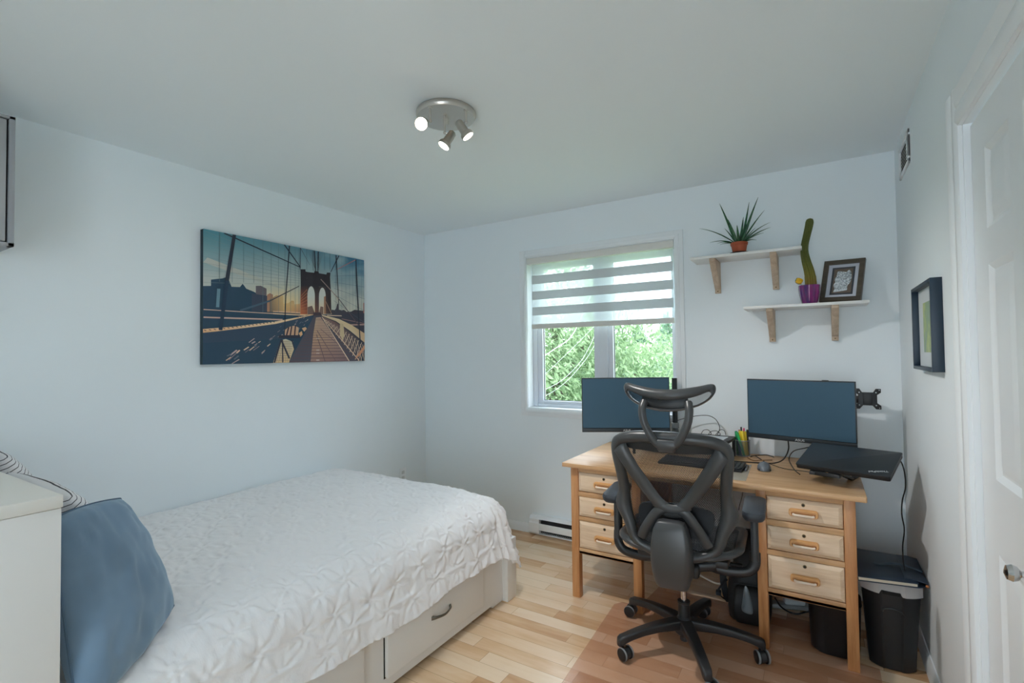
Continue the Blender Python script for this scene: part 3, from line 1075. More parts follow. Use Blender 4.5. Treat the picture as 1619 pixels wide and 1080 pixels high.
# walkway
P.poly([(712, 655), (765, 655), (1145, 998), (520, 1004)], (72, 68, 80))
P.poly([(722, 678), (762, 675), (830, 760), (1040, 998), (678, 1002), (700, 800)], [(206, 172, 142), (200, 160, 136), (158, 118, 108), (112, 86, 94), (150, 112, 102), (190, 146, 118)])
for k in range(22):
    q = (k / 21) ** 1.7
    y = 685 + q * 312
    xa = 716 - q * 190
    xb = 775 + (y - 670) * 1.09
    P.line((xa, y), (xb, y + 1), 0.8 + 1.6 * q, (84, 64, 72))
for a, b, wd, c in (((726, 800), (800, 1000), 3, (96, 74, 80)), ((730, 770), (900, 1000), 3, (104, 80, 86)), ((760, 760), (960, 900), 2, (112, 84, 88))):
    P.line(a, b, wd, c)
for y, wd in ((830, 3), (915, 5), (938, 4), (988, 5)):
    P.line((724, y), (750, y), wd, (188, 164, 152))
P.line((772, 672), (1035, 998), 2, (228, 196, 168), 6)
# right railing
P.poly([(762, 655), (800, 662), (930, 690), (1060, 735), (1217, 800), (1217, 866), (1050, 780), (900, 705), (780, 668)], [(222, 196, 160), (222, 196, 160), (226, 198, 158), (226, 196, 150), (210, 166, 126), (206, 166, 128), (226, 200, 160), (220, 190, 150), (214, 180, 150)])
P.poly([(780, 672), (900, 712), (1050, 790), (1217, 880), (1217, 1000), (1150, 998), (980, 858)], [(120, 92, 92), (110, 84, 84), (74, 64, 72), (48, 54, 68), (40, 50, 66), (48, 54, 68), (120, 94, 94)])
for k in range(15):
    q = k / 14
    x = 800 + 400 * q ** 1.2
    yt = 680 + (x - 780) * 0.47
    yb = 690 + (x - 780) * 0.84
    P.line((x - 10 - 22 * q, yb), (x + 14 + 40 * q, yt + 8 + 12 * q), 1.2 + 2.2 * q, (218, 188, 160))
    P.line((x - 8, yt), (x + 20 + 30 * q, yb + 12 * q), 1.2 + 1.8 * q, (206, 172, 148))
P.line((775, 675), (1150, 994), 2.2, (224, 186, 156), 5)
P.poly([(1095, 985), (1140, 940), (1217, 880), (1217, 910), (1160, 955)], (206, 138, 104))
P.poly([(940, 720), (975, 728), (985, 800), (970, 850), (940, 810)], (206, 180, 140))
# stone tower with two pointed arches
DK, DK2 = (40, 36, 42), (58, 46, 48)
P.poly([(603, 322), (640, 322), (640, 338), (654, 342), (654, 440), (604, 440)], DK)
P.poly([(654, 342), (708, 348), (712, 335), (744, 338), (748, 352), (806, 361), (806, 452), (654, 446)], DK)
P.poly([(806, 361), (812, 362), (818, 348), (850, 350), (846, 385), (852, 470), (806, 460)], DK)
P.poly([(604, 440), (654, 440), (655, 652), (600, 652)], [DK, DK, (150, 76, 54), (206, 106, 68)])
P.poly([(654, 446), (713, 446), (713, 652), (654, 652)], [DK, DK, (92, 60, 54), (150, 80, 56)])
P.poly([(713, 446), (748, 450), (748, 652), (713, 652)], [DK, DK, (96, 66, 62), (120, 74, 60)])
P.poly([(748, 450), (806, 452), (808, 652), (748, 652)], DK2)
P.poly([(806, 455), (852, 460), (858, 652), (806, 652)], [DK, DK, DK2, (84, 62, 62)])
def arch(x0, x1, ytop, ys):
    xm = (x0 + x1) / 2
    w2 = (x1 - x0) / 2
    L = [(x0 + (xm - x0) * (1 - math.cos(q * PI / 2)) if False else xm - w2 * math.cos(q * PI / 2) ** 1.1, ys - (ys - ytop) * math.sin(q * PI / 2) ** 0.9) for q in [i / 6 for i in range(7)]]
    Rr = [(2 * xm - x, y) for x, y in L[::-1][1:]]
    pts = [(x0, 652)] + L + Rr + [(x1, 652)]
    cols = [(236, 204, 160)] + [(206, 206, 198)] * (len(pts) - 2) + [(236, 204, 160)]
    P.poly(pts, cols)
arch(654, 713, 447, 520)
arch(747, 806, 458, 528)
P.poly([(790, 525), (806, 520), (808, 652), (790, 652)], (158, 108, 84))
P.poly([(655, 600), (690, 590), (712, 640), (712, 654), (655, 654)], (110, 84, 78))
P.poly([(747, 645), (760, 595), (785, 600), (785, 654), (747, 654)], (120, 92, 84))
P.poly([(700, 640), (760, 640), (772, 662), (700, 662)], (64, 52, 60))
for k in range(7):
    P.line((604, 520 + k * 18), (652, 470 + k * 26), 1.0, (206, 118, 76))
# cables
for k in range(11):
    x = 145 + 455 * (1 - (1 - k / 10.6) ** 1.35)
    p = (x - 78) / 1139
    P.line((x, 66 + 213 * p), (x, 640 if x > 330 else 430), 0.9, (84, 108, 114))
for k in range(9):
    q = k / 8
    P.line((78, 80 + q * 360), (600, 310 + q * 130), 0.7, (112, 132, 134))
for k in range(6):
    x = 600 + 245 * k / 5
    p = (x - 78) / 1139
    P.line((x, 66 + 213 * p), (x, 330), 1.2, (66, 80, 88))
for k in range(12):
    P.line((650 + k * 12, 175 + k * 3), (716 if k < 5 else 740, 320), 0.7, (84, 92, 96))
for k in range(9):
    x = 900 + 310 * (k / 8) ** 0.8
    p = (x - 78) / 1139
    P.line((x, 66 + 213 * p), (x, 640), 0.9, (70, 92, 110))
for k in range(6):
    P.line((880, 330 + k * 45), (1217, 300 + k * 85), 0.9, (76, 98, 114))
for a, b, wa, wb, c in (((165, 82), (602, 308), 7, 3, INK), ((490, 142), (602, 308), 5, 3, INK), ((602, 165), (672, 290), 2, 1, (70, 78, 88)), ((710, 186), (720, 335), 5, 4, INK), ((742, 191), (738, 336), 5, 4, INK),
                        ((932, 228), (852, 345), 5, 3, INK), ((1110, 268), (905, 330), 3, 2, (170, 104, 104)), ((212, 90), (178, 420), 8, 9, INK), ((178, 420), (150, 770), 9, 8, (34, 50, 70)),
                        ((524, 150), (500, 520), 4, 3, INK), ((500, 520), (490, 800), 2.5, 2.5, INK), ((602, 165), (598, 320), 2, 2, INK), ((905, 225), (928, 580), 4, 3, INK), ((1115, 268), (1142, 660), 6, 6, INK), ((1142, 660), (1162, 875), 6, 7, (40, 44, 58)),
                        ((592, 446), (400, 556), 3, 4, (70, 66, 70)), ((400, 556), (240, 630), 6, 7, (60, 82, 102)), ((762, 396), (930, 545), 3, 3, (150, 124, 118)), ((930, 545), (1146, 745), 3, 4, (84, 72, 80)), ((806, 560), (860, 655), 2, 2, (180, 140, 118))):
    P.line(a, b, wa, c, wb)
P.build('printed_picture', canvas)

# ------------------------------------------------------------------ ceiling spotlight
lt = thing('ceiling_spotlight', 'round brushed nickel ceiling fixture with three lit spot heads', 'ceiling light', (-1.377, 1.693, ZC))
MB().lathe([(0.001, 0), (0.126, 0), (0.13, -0.006), (0.13, -0.018), (0.124, -0.026), (0.09, -0.029), (0.001, -0.03)], 64).build('ceiling_plate', M_nickel, lt)
T = NT('lamp_glow')
T.b.inputs['Base Color'].default_value = (1, 0.95, 0.85, 1)
T.b.inputs['Emission Color'].default_value = (1.0, 0.93, 0.80, 1)
T.b.inputs['Emission Strength'].default_value = 14
M_glow = T.m
M_cup = pm('satin_lamp_cup', (190, 186, 178), 0.3, 1.0)
MB().lathe([(0.012, -0.028), (0.012, -0.05), (0.009, -0.056), (0.001, -0.057)], 20).build('centre_boss', M_nickel, lt)
heads = [((-0.016, -0.016, -0.006), (0.42, -0.78, -0.52)), ((0.026, 0.021, 0.0), (-0.34, -0.42, -0.84)), ((-0.026, -0.021, 0.0), (0.46, 0.33, -0.83))]
stems = [((0.007, -0.115), -0.086), ((0.02, -0.035), -0.108), ((0.118, -0.012), -0.08)]
for k, ((sx, sy), sz) in enumerate(stems):
    d = Vector(heads[k][1]).normalized()
    hd = MB()
    joint = Vector((sx, sy, sz))
    st = MB().tube([(sx, sy, -0.026), joint], 0.0045, 10)
    st.lathe([(0.011, -0.025), (0.011, -0.031), (0.006, -0.033)], 16, Matrix.Translation((sx, sy, 0)))
    st.ball(joint, 0.007, 12, 8)
    st.build('stem', M_nickel, lt)
    base = joint + Vector(heads[k][0])
    q = d.to_track_quat('Z', 'Y').to_matrix().to_4x4()
    Mh = Matrix.Translation(base) @ q
    hd = MB().lathe([(0.001, -0.004), (0.012, -0.004), (0.017, 0.002), (0.017, 0.018), (0.0185, 0.02), (0.0185, 0.046), (0.0195, 0.05), (0.026, 0.058), (0.0275, 0.062), (0.0275, 0.072), (0.025, 0.074), (0.0245, 0.066)], 28, Mh, cap=False)
    hd.tube([joint, base + d * 0.01], 0.004, 8)
    hdo = hd.build('spot_head', M_cup, lt)
    MB().lathe([(0.001, 0.0668), (0.0243, 0.0668), (0.0243, 0.0675), (0.001, 0.0702)], 24, Mh).build('bulb', M_glow, hdo)
    L = bpy.data.lights.new('spot_lamp', 'SPOT')
    L.energy = (8, 16, 64)[k]
    L.color = (1.0, 0.965, 0.93)
    L.spot_size = math.radians((100, 145, 100)[k])
    L.spot_blend = 0.8
    L.shadow_soft_size = 0.024
    lo = bpy.data.objects.new('spot_lamp', L)
    COL.objects.link(lo)
    lo.parent = lt
    lo.matrix_local = Matrix.Translation(base + d * 0.078) @ d.to_track_quat('-Z', 'Y').to_matrix().to_4x4()
# ------------------------------------------------------------------ desk
dk = thing('oak_desk', 'wide oak pedestal desk with two banks of drawers against the window wall', 'desk', (-0.556, 2.93, 0))
OD = Vector((-0.556, 2.93, 0))
def dd(lo, hi):
    return Vector(lo) - OD, Vector(hi) - OD
DX0, DX1, DYF, DYB, DZT = -1.262, 0.153, 2.553, 3.312, 0.752
m = MB()
m.prism([(DX0 + 0.004 - OD.x, DYF - OD.y), (DX1 - 0.004 - OD.x, DYF - OD.y), (DX1 - OD.x, DYF + 0.004 - OD.y), (DX1 - OD.x, DYB - OD.y), (DX0 - OD.x, DYB - OD.y), (DX0 - OD.x, DYF + 0.004 - OD.y)], 'Z', 0.729, DZT, 0.003)
m.build('desk_top', M_desk_x, dk)
PEDS = ((-1.22, -1.175, -0.865, -0.82), (-0.272, -0.23, 0.069, 0.113))
LF0, LF1, LB0, LB1 = 2.582, 2.627, 3.2, 3.245
for xa, xb, xc, xd in PEDS:
    for x0, x1 in ((xa, xb), (xc, xd)):
        for y0, y1 in ((LF0, LF1), (LB0, LB1)):
            MB().box(*dd((x0, y0, 0), (x1, y1, 0.729)), 0.003).build('leg', M_desk_z, dk)
    for x0, x1 in ((xa + 0.014, xa + 0.024), (xd - 0.024, xd - 0.014)):
        MB().box(*dd((x0, LF1, 0.25), (x1, LB0, 0.729))).build('side_panel', M_desk_z, dk)
    MB().box(*dd((xb, LB1 - 0.02, 0.25), (xc, LB1 - 0.008, 0.729))).build('back_panel', M_desk_z, dk)
    MB().box(*dd((xb, LF0 + 0.004, 0.25), (xc, LB0, 0.262))).build('bottom_panel', M_desk_x, dk)
    for z0, z1 in ((0.248, 0.28), (0.432, 0.456), (0.567, 0.594), (0.703, 0.729)):
        MB().box(*dd((xb - 0.002, LF0 + 0.004, z0), (xc + 0.002, LF1, z1)), 0.0015).build('rail', M_desk_x, dk)
    for z0, z1 in ((0.283, 0.43), (0.459, 0.565), (0.597, 0.7015)):
        x0, x1 = xb + 0.002, xc - 0.002
        y = LF0 + 0.006
        # bevelled front
        rings = []
        for ins, dy in ((0, 0.03), (0, 0.0), (0.003, -0.004), (0.016, -0.011), (0.018, -0.011)):
            rings.append([(x0 + ins - OD.x, y + dy - OD.y, z0 + ins), (x1 - ins - OD.x, y + dy - OD.y, z0 + ins), (x1 - ins - OD.x, y + dy - OD.y, z1 - ins), (x0 + ins - OD.x, y + dy - OD.y, z1 - ins)])
        dr = MB().loft(rings).build('drawer', M_desk_dr, dk, angle=15)
        MB().box(*dd((x0 + 0.01, y + 0.03, z0 + 0.01), (x1 - 0.01, 3.1, z1 - 0.02))).build('drawer_box', M_desk_x, dr)
        xm = (x0 + x1) / 2
        zc = z0 + (z1 - z0) * 0.5 - 0.004
        yf = y - 0.011
        # pull: raised rounded block with a scooped finger hollow and a lip
        b = MB()
        out = rrect(xm - 0.057 - OD.x, zc - 0.017, xm + 0.057 - OD.x, zc + 0.017, 0.012, 5)
        inn = [(xm - OD.x + (px - xm + OD.x) * 0.95, zc + (pz - zc) * 0.84) for px, pz in out]
        sc = [(xm - OD.x + (px - xm + OD.x) * 0.8, zc - 0.004 + (pz - zc) * 0.45) for px, pz in out]
        sc2 = [(xm - OD.x + (px - xm + OD.x) * 0.84, zc - 0.003 + (pz - zc) * 0.56) for px, pz in out]
        b.loft([[(p[0], yf + 0.001 - OD.y, p[1]) for p in out], [(p[0], yf - 0.011 - OD.y, p[1]) for p in out], [(p[0], yf - 0.0155 - OD.y, p[1]) for p in inn], [(p[0], yf - 0.015 - OD.y, p[1]) for p in sc2], [(p[0], yf - 0.004 - OD.y, p[1]) for p in sc]])
        pts = [(xm - 0.04 - OD.x, yf - 0.013 - OD.y, zc - 0.007), (xm - 0.033 - OD.x, yf - 0.02 - OD.y, zc - 0.008), (xm + 0.033 - OD.x, yf - 0.02 - OD.y, zc - 0.008), (xm + 0.04 - OD.x, yf - 0.013 - OD.y, zc - 0.007)]
        b.cur = 1
        b.tube(pts, 0.0058, 10)
        b.cur = 2  # dark strip paints the shade beneath the lip
        b.prism([(xm - 0.03 - OD.x, zc - 0.0148), (xm + 0.03 - OD.x, zc - 0.0148), (xm + 0.034 - OD.x, zc - 0.0122), (xm - 0.034 - OD.x, zc - 0.0122)], 'Y', yf - 0.018 - OD.y, yf - 0.0145 - OD.y)
        b.build('drawer_pull', [M_pull, M_lip, M_dark], dr)
        Mk = Matrix.Translation((xm - OD.x, yf - OD.y, z1 - 0.021)) @ Matrix.Rotation(PI / 2, 4, 'X')
        m = MB().lathe([(0.0078, 0), (0.0078, 0.0015), (0.0055, 0.0018), (0.0052, 0.0006), (0.001, 0.0006)], 20, Mk)
        m.cur = 1
        m.lathe([(0.0048, 0.0004), (0.0048, 0.001), (0.001, 0.001)], 16, Mk)
        m.build('lock', [M_brass, M_dark], dr)
MB().box(*dd((-0.82, 3.215, 0.60), (-0.272, 3.23, 0.729))).build('modesty_rail', M_desk_x, dk)
MB().box(*dd((-0.822, 2.6, 0.70), (-0.27, 2.615, 0.729))).build('kneehole_rail', M_desk_x, dk)

# ------------------------------------------------------------------ office chair
ch = thing('office_chair', 'black high-backed mesh office chair pulled up to the oak desk', 'chair', (-0.566, 2.40, 0.0037), math.radians(3.6))
M_frame = pm('chair_frame_nylon', (64, 66, 68), 0.33, bump=0.05, bscale=700)
M_base = pm('chair_base_nylon', (38, 40, 43), 0.4, bump=0.05, bscale=700)
def mesh_fabric(name, px, pz, col, thr, ax=(0, 2)):
    T = NT(name)
    tc = T.n('ShaderNodeTexCoord')
    sp = T.n('ShaderNodeSeparateXYZ')
    T.l(tc.outputs['Object'], sp.inputs[0])
    x, z = sp.outputs[ax[0]], sp.outputs[ax[1]]
    row = T.math('FLOOR', T.math('DIVIDE', z, pz))
    par = T.math('MULTIPLY', T.math('MODULO', row, 2.0), 0.5)
    fx = T.math('FRACT', T.math('ADD', T.math('DIVIDE', x, px), par))
    fz = T.math('FRACT', T.math('DIVIDE', z, pz))
    dx = T.math('ABSOLUTE', T.math('SUBTRACT', fx, 0.5))
    dz = T.math('ABSOLUTE', T.math('SUBTRACT', fz, 0.5))
    hole = T.math('LESS_THAN', T.math('ADD', T.math('POWER', T.math('MULTIPLY', dx, 2.0), 2.0), T.math('POWER', T.math('MULTIPLY', dz, 2.0), 2.0)), thr)
    tr = T.n('ShaderNodeBsdfTransparent')
    mx = T.n('ShaderNodeMixShader')
    T.b.inputs['Base Color'].default_value = (*lin(col), 1)
    T.b.inputs['Roughness'].default_value = 0.6
    T.l(hole, mx.inputs[0])
    T.l(T.b.outputs[0], mx.inputs[1])
    T.l(tr.outputs[0], mx.inputs[2])
    T.l(mx.outputs[0], T.out.inputs['Surface'])
    return T.m
M_backmesh = mesh_fabric('back_mesh_weave', 0.0066, 0.0052, (40, 44, 50), 0.52)
M_seatmesh = mesh_fabric('seat_mesh_weave', 0.0062, 0.0046, (40, 44, 48), 0.12, (0, 1))
def bkY(z):   # the back leans: local y of the frame by height
    return -0.205 - 0.19 * (z - 0.49) + 0.035 * math.exp(-((z - 0.72) / 0.12) ** 2)
# frame ring
ring = []
side = [(0.03, 0.492), (0.075, 0.494), (0.118, 0.507), (0.15, 0.522), (0.178, 0.556), (0.193, 0.61), (0.212, 0.655), (0.222, 0.695), (0.213, 0.76), (0.217, 0.845), (0.226, 0.925), (0.224, 0.968), (0.204, 0.99), (0.15, 1.005), (0.07, 1.011)]
pts2 = side + [(-x, z) for x, z in side[::-1]]
loop = [(x, bkY(z) + 0.35 * x * x * 1.2, z) for x, z in pts2]
loop = smoothclosed(loop, 4)
rr = []
for p in loop:
    k = math.exp(-((p.z - 0.685) / 0.05) ** 2)
    top = max(0, (p.z - 0.97) / 0.04)
    rr.append(0.0225 + 0.011 * k + 0.002 * min(1, top) - 0.003 * (p.z < 0.56))
MB().tube(loop, rr, 14, closed=True, flat=(1.05, 1.0)).build('back_frame', M_frame, ch)
# mesh panel filling the ring
inner = [(x * 0.93, z) for x, z in side]
zs = np.linspace(0.5, 1.0, 26)
def halfw(z):
    pz = [p[1] for p in side]
    for (x0, z0), (x1, z1) in zip(side, side[1:]):
        if z0 <= z <= z1:
            return x0 + (x1 - x0) * (z - z0) / (z1 - z0 + 1e-9)
    return 0.05
A = []
for z in zs:
    hw = halfw(float(z)) * 0.97
    A.append([(x, bkY(z) + 0.42 * x * x + 0.018 + 0.012 * math.sin((z - 0.5) / 0.5 * PI), z) for x in np.linspace(-hw, hw, 16)])
MB().grid(A).build('back_mesh', M_backmesh, ch, fixn=False)
# dark upper band of the mesh under the top bar
A = []
for k in range(5):
    z = 0.955 + 0.045 * k / 4
    hw = halfw(z) * 0.95
    row = []
    for x in np.linspace(-hw, hw, 17):
        zz = z - (0.012 if k == 0 else 0) * (1 - (x / hw) ** 2)
        row.append((x, bkY(zz) + 0.42 * x * x + 0.014, zz))
    A.append(row)
MB().grid(A).build('mesh_hem', M_blackm, ch, fixn=False)
# x-shaped brace behind the mesh
def arm(pts, w, t):
    P = smoothpath(pts, 5)
    return P
m = MB()
yb = -0.035
def bp_(x, z, d=0.0):
    return (x, bkY(z) + 0.3 * x * x - 0.012 + d, z)
for s in (-1, 1):
    up_ = smoothpath([bp_(s * 0.02, 0.700, -0.018), bp_(s * 0.058, 0.728, -0.02), bp_(s * 0.105, 0.79, -0.012), bp_(s * 0.16, 0.875, -0.004), bp_(s * 0.2, 0.945, 0.002), bp_(s * 0.208, 0.957, 0.006)], 5)
    n = len(up_)
    m.tube(up_, [0.023 + 0.011 * (i / n) if i < n - 2 else 0.026 for i in range(n)], 12, flat=(0.4, 1.0), upv=(0, 1, 0))
    lo_ = smoothpath([bp_(s * 0.02, 0.703, -0.018), bp_(s * 0.058, 0.685, -0.02), bp_(s * 0.092, 0.64, -0.012), bp_(s * 0.122, 0.59, 0.0), bp_(s * 0.138, 0.552, 0.008)], 5)
    n = len(lo_)
    m.tube(lo_, [0.022 - 0.002 * (i / n) for i in range(n)], 12, flat=(0.5, 1.0), upv=(0, 1, 0))
m.tube(smoothpath([bp_(-0.07, 0.725, -0.018), bp_(-0.035, 0.706, -0.02), bp_(0, 0.70, -0.021), bp_(0.035, 0.706, -0.02), bp_(0.07, 0.725, -0.018)], 5), 0.021, 12, flat=(0.5, 1.0), upv=(0, 1, 0))
m.ball(bp_(0, 0.69, -0.016), (0.06, 0.012, 0.026), 20, 10)
m.build('x_brace', M_frame, ch)
# hull behind the lower back
hull = []
for z, hw, y0, y1 in ((0.664, 0.036, -0.295, -0.262), (0.656, 0.055, -0.304, -0.25), (0.625, 0.068, -0.313, -0.235), (0.57, 0.077, -0.319, -0.22), (0.5, 0.08, -0.32, -0.19), (0.44, 0.077, -0.308, -0.15), (0.40, 0.07, -0.294, -0.11), (0.381, 0.062, -0.284, -0.10), (0.374, 0.048, -0.268, -0.115)):
    hull.append([(x, y, z + 0.06 * max(0, (y + 0.29)) * (1 if z < 0.4 else 0)) for x, y in rrect(-hw, y0, hw, y1, min(hw, (y1 - y0) / 2) * 0.34, 4)])
MB().loft(hull).build('rear_cover', M_frame, ch)
# lumbar pad in front of the mesh
A, B = [], []
lp = smoothclosed([(x, bkY(z) + 0.42 * x * x + 0.035, z) for x, z in ((-0.155, 0.67), (-0.115, 0.695), (0, 0.704), (0.115, 0.695), (0.155, 0.665), (0.145, 0.6), (0.10, 0.565), (0, 0.575), (-0.10, 0.565), (-0.15, 0.6))], 4)
c = sum(lp, Vector()) / len(lp)
rings = []
for f, dy in ((1.0, 0.0), (1.03, 0.008), (1.0, 0.016), (0.8, 0.022), (0.4, 0.02), (0.02, 0.018)):
    rings.append([c + (p - c) * f + Vector((0, dy, 0)) for p in lp])
back = [[c + (p - c) * f + Vector((0, dy, 0)) for p in lp] for f, dy in ((0.02, 0.004), (0.85, 0.004))]
MB().loft(back + rings).build('lumbar_support', M_black, ch)
# headrest: open ring with mesh and a dark pad, on a fork
def hy(x):
    return -0.325 + 1.5 * x * x
ho = [(-0.186, 1.228), (-0.17, 1.236), (-0.12, 1.226), (-0.05, 1.2155), (0.0, 1.214), (0.05, 1.2155), (0.12, 1.226), (0.17, 1.236), (0.186, 1.226), (0.184, 1.2), (0.162, 1.17), (0.12, 1.145), (0.06, 1.128), (0, 1.122), (-0.06, 1.128), (-0.12, 1.145), (-0.162, 1.17), (-0.184, 1.2)]
hi_ = [(-0.172, 1.200), (-0.158, 1.202), (-0.115, 1.186), (-0.05, 1.171), (0.0, 1.169), (0.05, 1.171), (0.115, 1.186), (0.158, 1.204), (0.170, 1.198), (0.166, 1.188), (0.148, 1.17), (0.112, 1.152), (0.06, 1.138), (0, 1.133), (-0.06, 1.138), (-0.112, 1.152), (-0.148, 1.17), (-0.166, 1.188)]
O_ = smoothclosed([(x, 0, z) for x, z in ho], 4)
I_ = smoothclosed([(x, 0, z) for x, z in hi_], 4)
n = len(O_)
rings = []
for f, dy in ((0.0, 0.010), (0.12, -0.008), (0.5, -0.016), (0.88, -0.012), (1.0, 0.004), (0.85, 0.022), (0.3, 0.028), (0.0, 0.010)):
    rings.append([(O_[i].x + (I_[i].x - O_[i].x) * f, hy(O_[i].x + (I_[i].x - O_[i].x) * f) + dy, O_[i].z + (I_[i].z - O_[i].z) * f) for i in range(n)])
vs = [p for r in rings for p in r]
fs = []
for i in range(len(rings) - 1):
    for k in range(n):
        fs.append((i * n + k, i * n + (k + 1) % n, (i + 1) * n + (k + 1) % n, (i + 1) * n + k))
hr = MB().add(vs, fs).build('headrest', M_frame, ch, angle=60)
A = []
for x in np.linspace(-0.168, 0.168, 22):
    zt = 1.177 + 0.9 * x * x + 0.004
    zb = 1.133 + 1.6 * x * x - 0.004
    A.append([(x, hy(x) + 0.016, zb + (zt - zb) * q / 4) for q in range(5)])
MB().grid(A).build('headrest_mesh', mesh_fabric('headrest_mesh_weave', 0.0062, 0.0046, (40, 44, 48), 0.66), hr, fixn=False)
A = []
for x in np.linspace(-0.10, 0.085, 14):
    A.append([(x, hy(x) - 0.004 + 0.004 * abs(q - 1), 1.133 + 1.2 * x * x + 0.048 * q / 3) for q in range(4)])
m = MB()
m.grid(A)
m.grid([[(p[0], p[1] + 0.012, p[2]) for p in r] for r in A])
m.build('headrest_pad', M_black, hr)
m = MB()
for s in (-1, 1):
    yk = smoothpath([(s * 0.088, hy(0.09) - 0.006, 1.162), (s * 0.094, hy(0.09) - 0.028, 1.13), (s * 0.088, -0.345, 1.085), (s * 0.068, -0.342, 1.035), (s * 0.044, -0.336, 0.998), (s * 0.02, -0.33, 0.978)], 5)
    m.tube(yk, [0.0172] * len(yk), 12, flat=(0.9, 0.95), upv=(0, 1, 0))
m.loft([[(x, y, z) for x, y in rrect(-hw, y0, hw, y1, 0.008, 3)] for z, hw, y0, y1 in ((0.958, 0.03, -0.34, -0.30), (0.966, 0.034, -0.346, -0.295), (0.985, 0.042, -0.35, -0.295), (1.003, 0.046, -0.347, -0.31), (1.008, 0.04, -0.343, -0.316))])
m.build('headrest_fork', M_frame, ch)
# seat
seat = []
so = rrect(-0.25, -0.20, 0.25, 0.27, 0.11, 8)
def seatz(x, y):
    return 0.485 + 0.55 * x * x * (1 - 0.2 * (y > 0.1)) - 0.02 * max(0, (y - 0.15) / 0.12) ** 2 + 0.01 * max(0, -(y + 0.05) / 0.15)
m = MB()
rim = [(x, y, seatz(x, y)) for x, y in so]
m.tube(rim, 0.016, 10, closed=True, flat=(1.0, 1.2))
st = m.build('seat_frame', M_frame, ch)
A = []
for i in range(17):
    v_ = i / 16
    row = []
    for j in range(17):
        u_ = j / 16
        cx, cy = 2 * u_ - 1, 2 * v_ - 1
        # square to rounded square
        k = 1 - 0.12 * (cx * cx * cy * cy)
        x, y = cx * 0.25 * k, 0.035 + cy * 0.235 * k
        row.append((x, y, seatz(x, y) + 0.004 - 0.012 * (1 - cx * cx) * (1 - cy * cy)))
    A.append(row)
MB().grid(A).build('seat', M_seatmesh, ch, fixn=False)
m = MB()
m.box((-0.09, -0.15, 0.38), (0.09, 0.14, 0.44), 0.015, 3)
m.box((-0.2, -0.05, 0.405), (0.2, 0.06, 0.44), 0.01, 2)
m.tube([(0.09, 0.04, 0.405), (0.2, 0.04, 0.4)], 0.006, 8)
m.tube([(0.2, 0.04, 0.4), (0.25, 0.04, 0.4)], 0.011, 12)
m.tube([(0.06, -0.1, 0.42), (0.15, -0.08, 0.435)], 0.026, 12)
m.build('tilt_mechanism', M_base, ch)
# armrests
for s in (-1, 1):
    P_ = smoothpath([(s * 0.10, -0.02, 0.405), (s * 0.18, -0.02, 0.392), (s * 0.265, -0.015, 0.4), (s * 0.3, -0.01, 0.432), (s * 0.304, -0.005, 0.49)], 6)
    a = MB().tube(P_, 0.0165, 12, flat=(1.0, 1.35), upv=(0, 1, 0)).build('armrest', M_base, ch)
    m = MB().loft([[(s * 0.304 + x, y, z) for x, y in rrect(-0.0155, -0.03, 0.0155, 0.03, 0.012, 4)] for z in (0.455, 0.655)])
    m.build('arm_post', M_darkgrey, a)
    prs = []
    for z, gx, gy in ((0.655, 0.024, 0.09), (0.657, 0.037, 0.112), (0.668, 0.044, 0.122), (0.684, 0.046, 0.125), (0.694, 0.043, 0.121), (0.699, 0.034, 0.108)):
        prs.append([(s * 0.306 + x * (1 if True else 1), y, z + 0.006 * (y / 0.12)) for x, y in rrect(-gx, -gy + 0.0, gx, gy + 0.0, min(gx * 0.8, 0.034), 5)])
    MB().loft(prs).build('arm_pad', pm('arm_pad_foam', (56, 62, 70), 0.5) if s < 0 else bpy.data.materials['arm_pad_foam'], a)
# gas column
m = MB().lathe([(0.026, 0.1), (0.027, 0.13), (0.025, 0.20), (0.028, 0.203), (0.028, 0.212), (0.02, 0.214)], 28)
m.build('column', M_base, ch)
MB().lathe([(0.0135, 0.2), (0.0135, 0.385)], 24).build('gas_lift', M_chrome, ch)
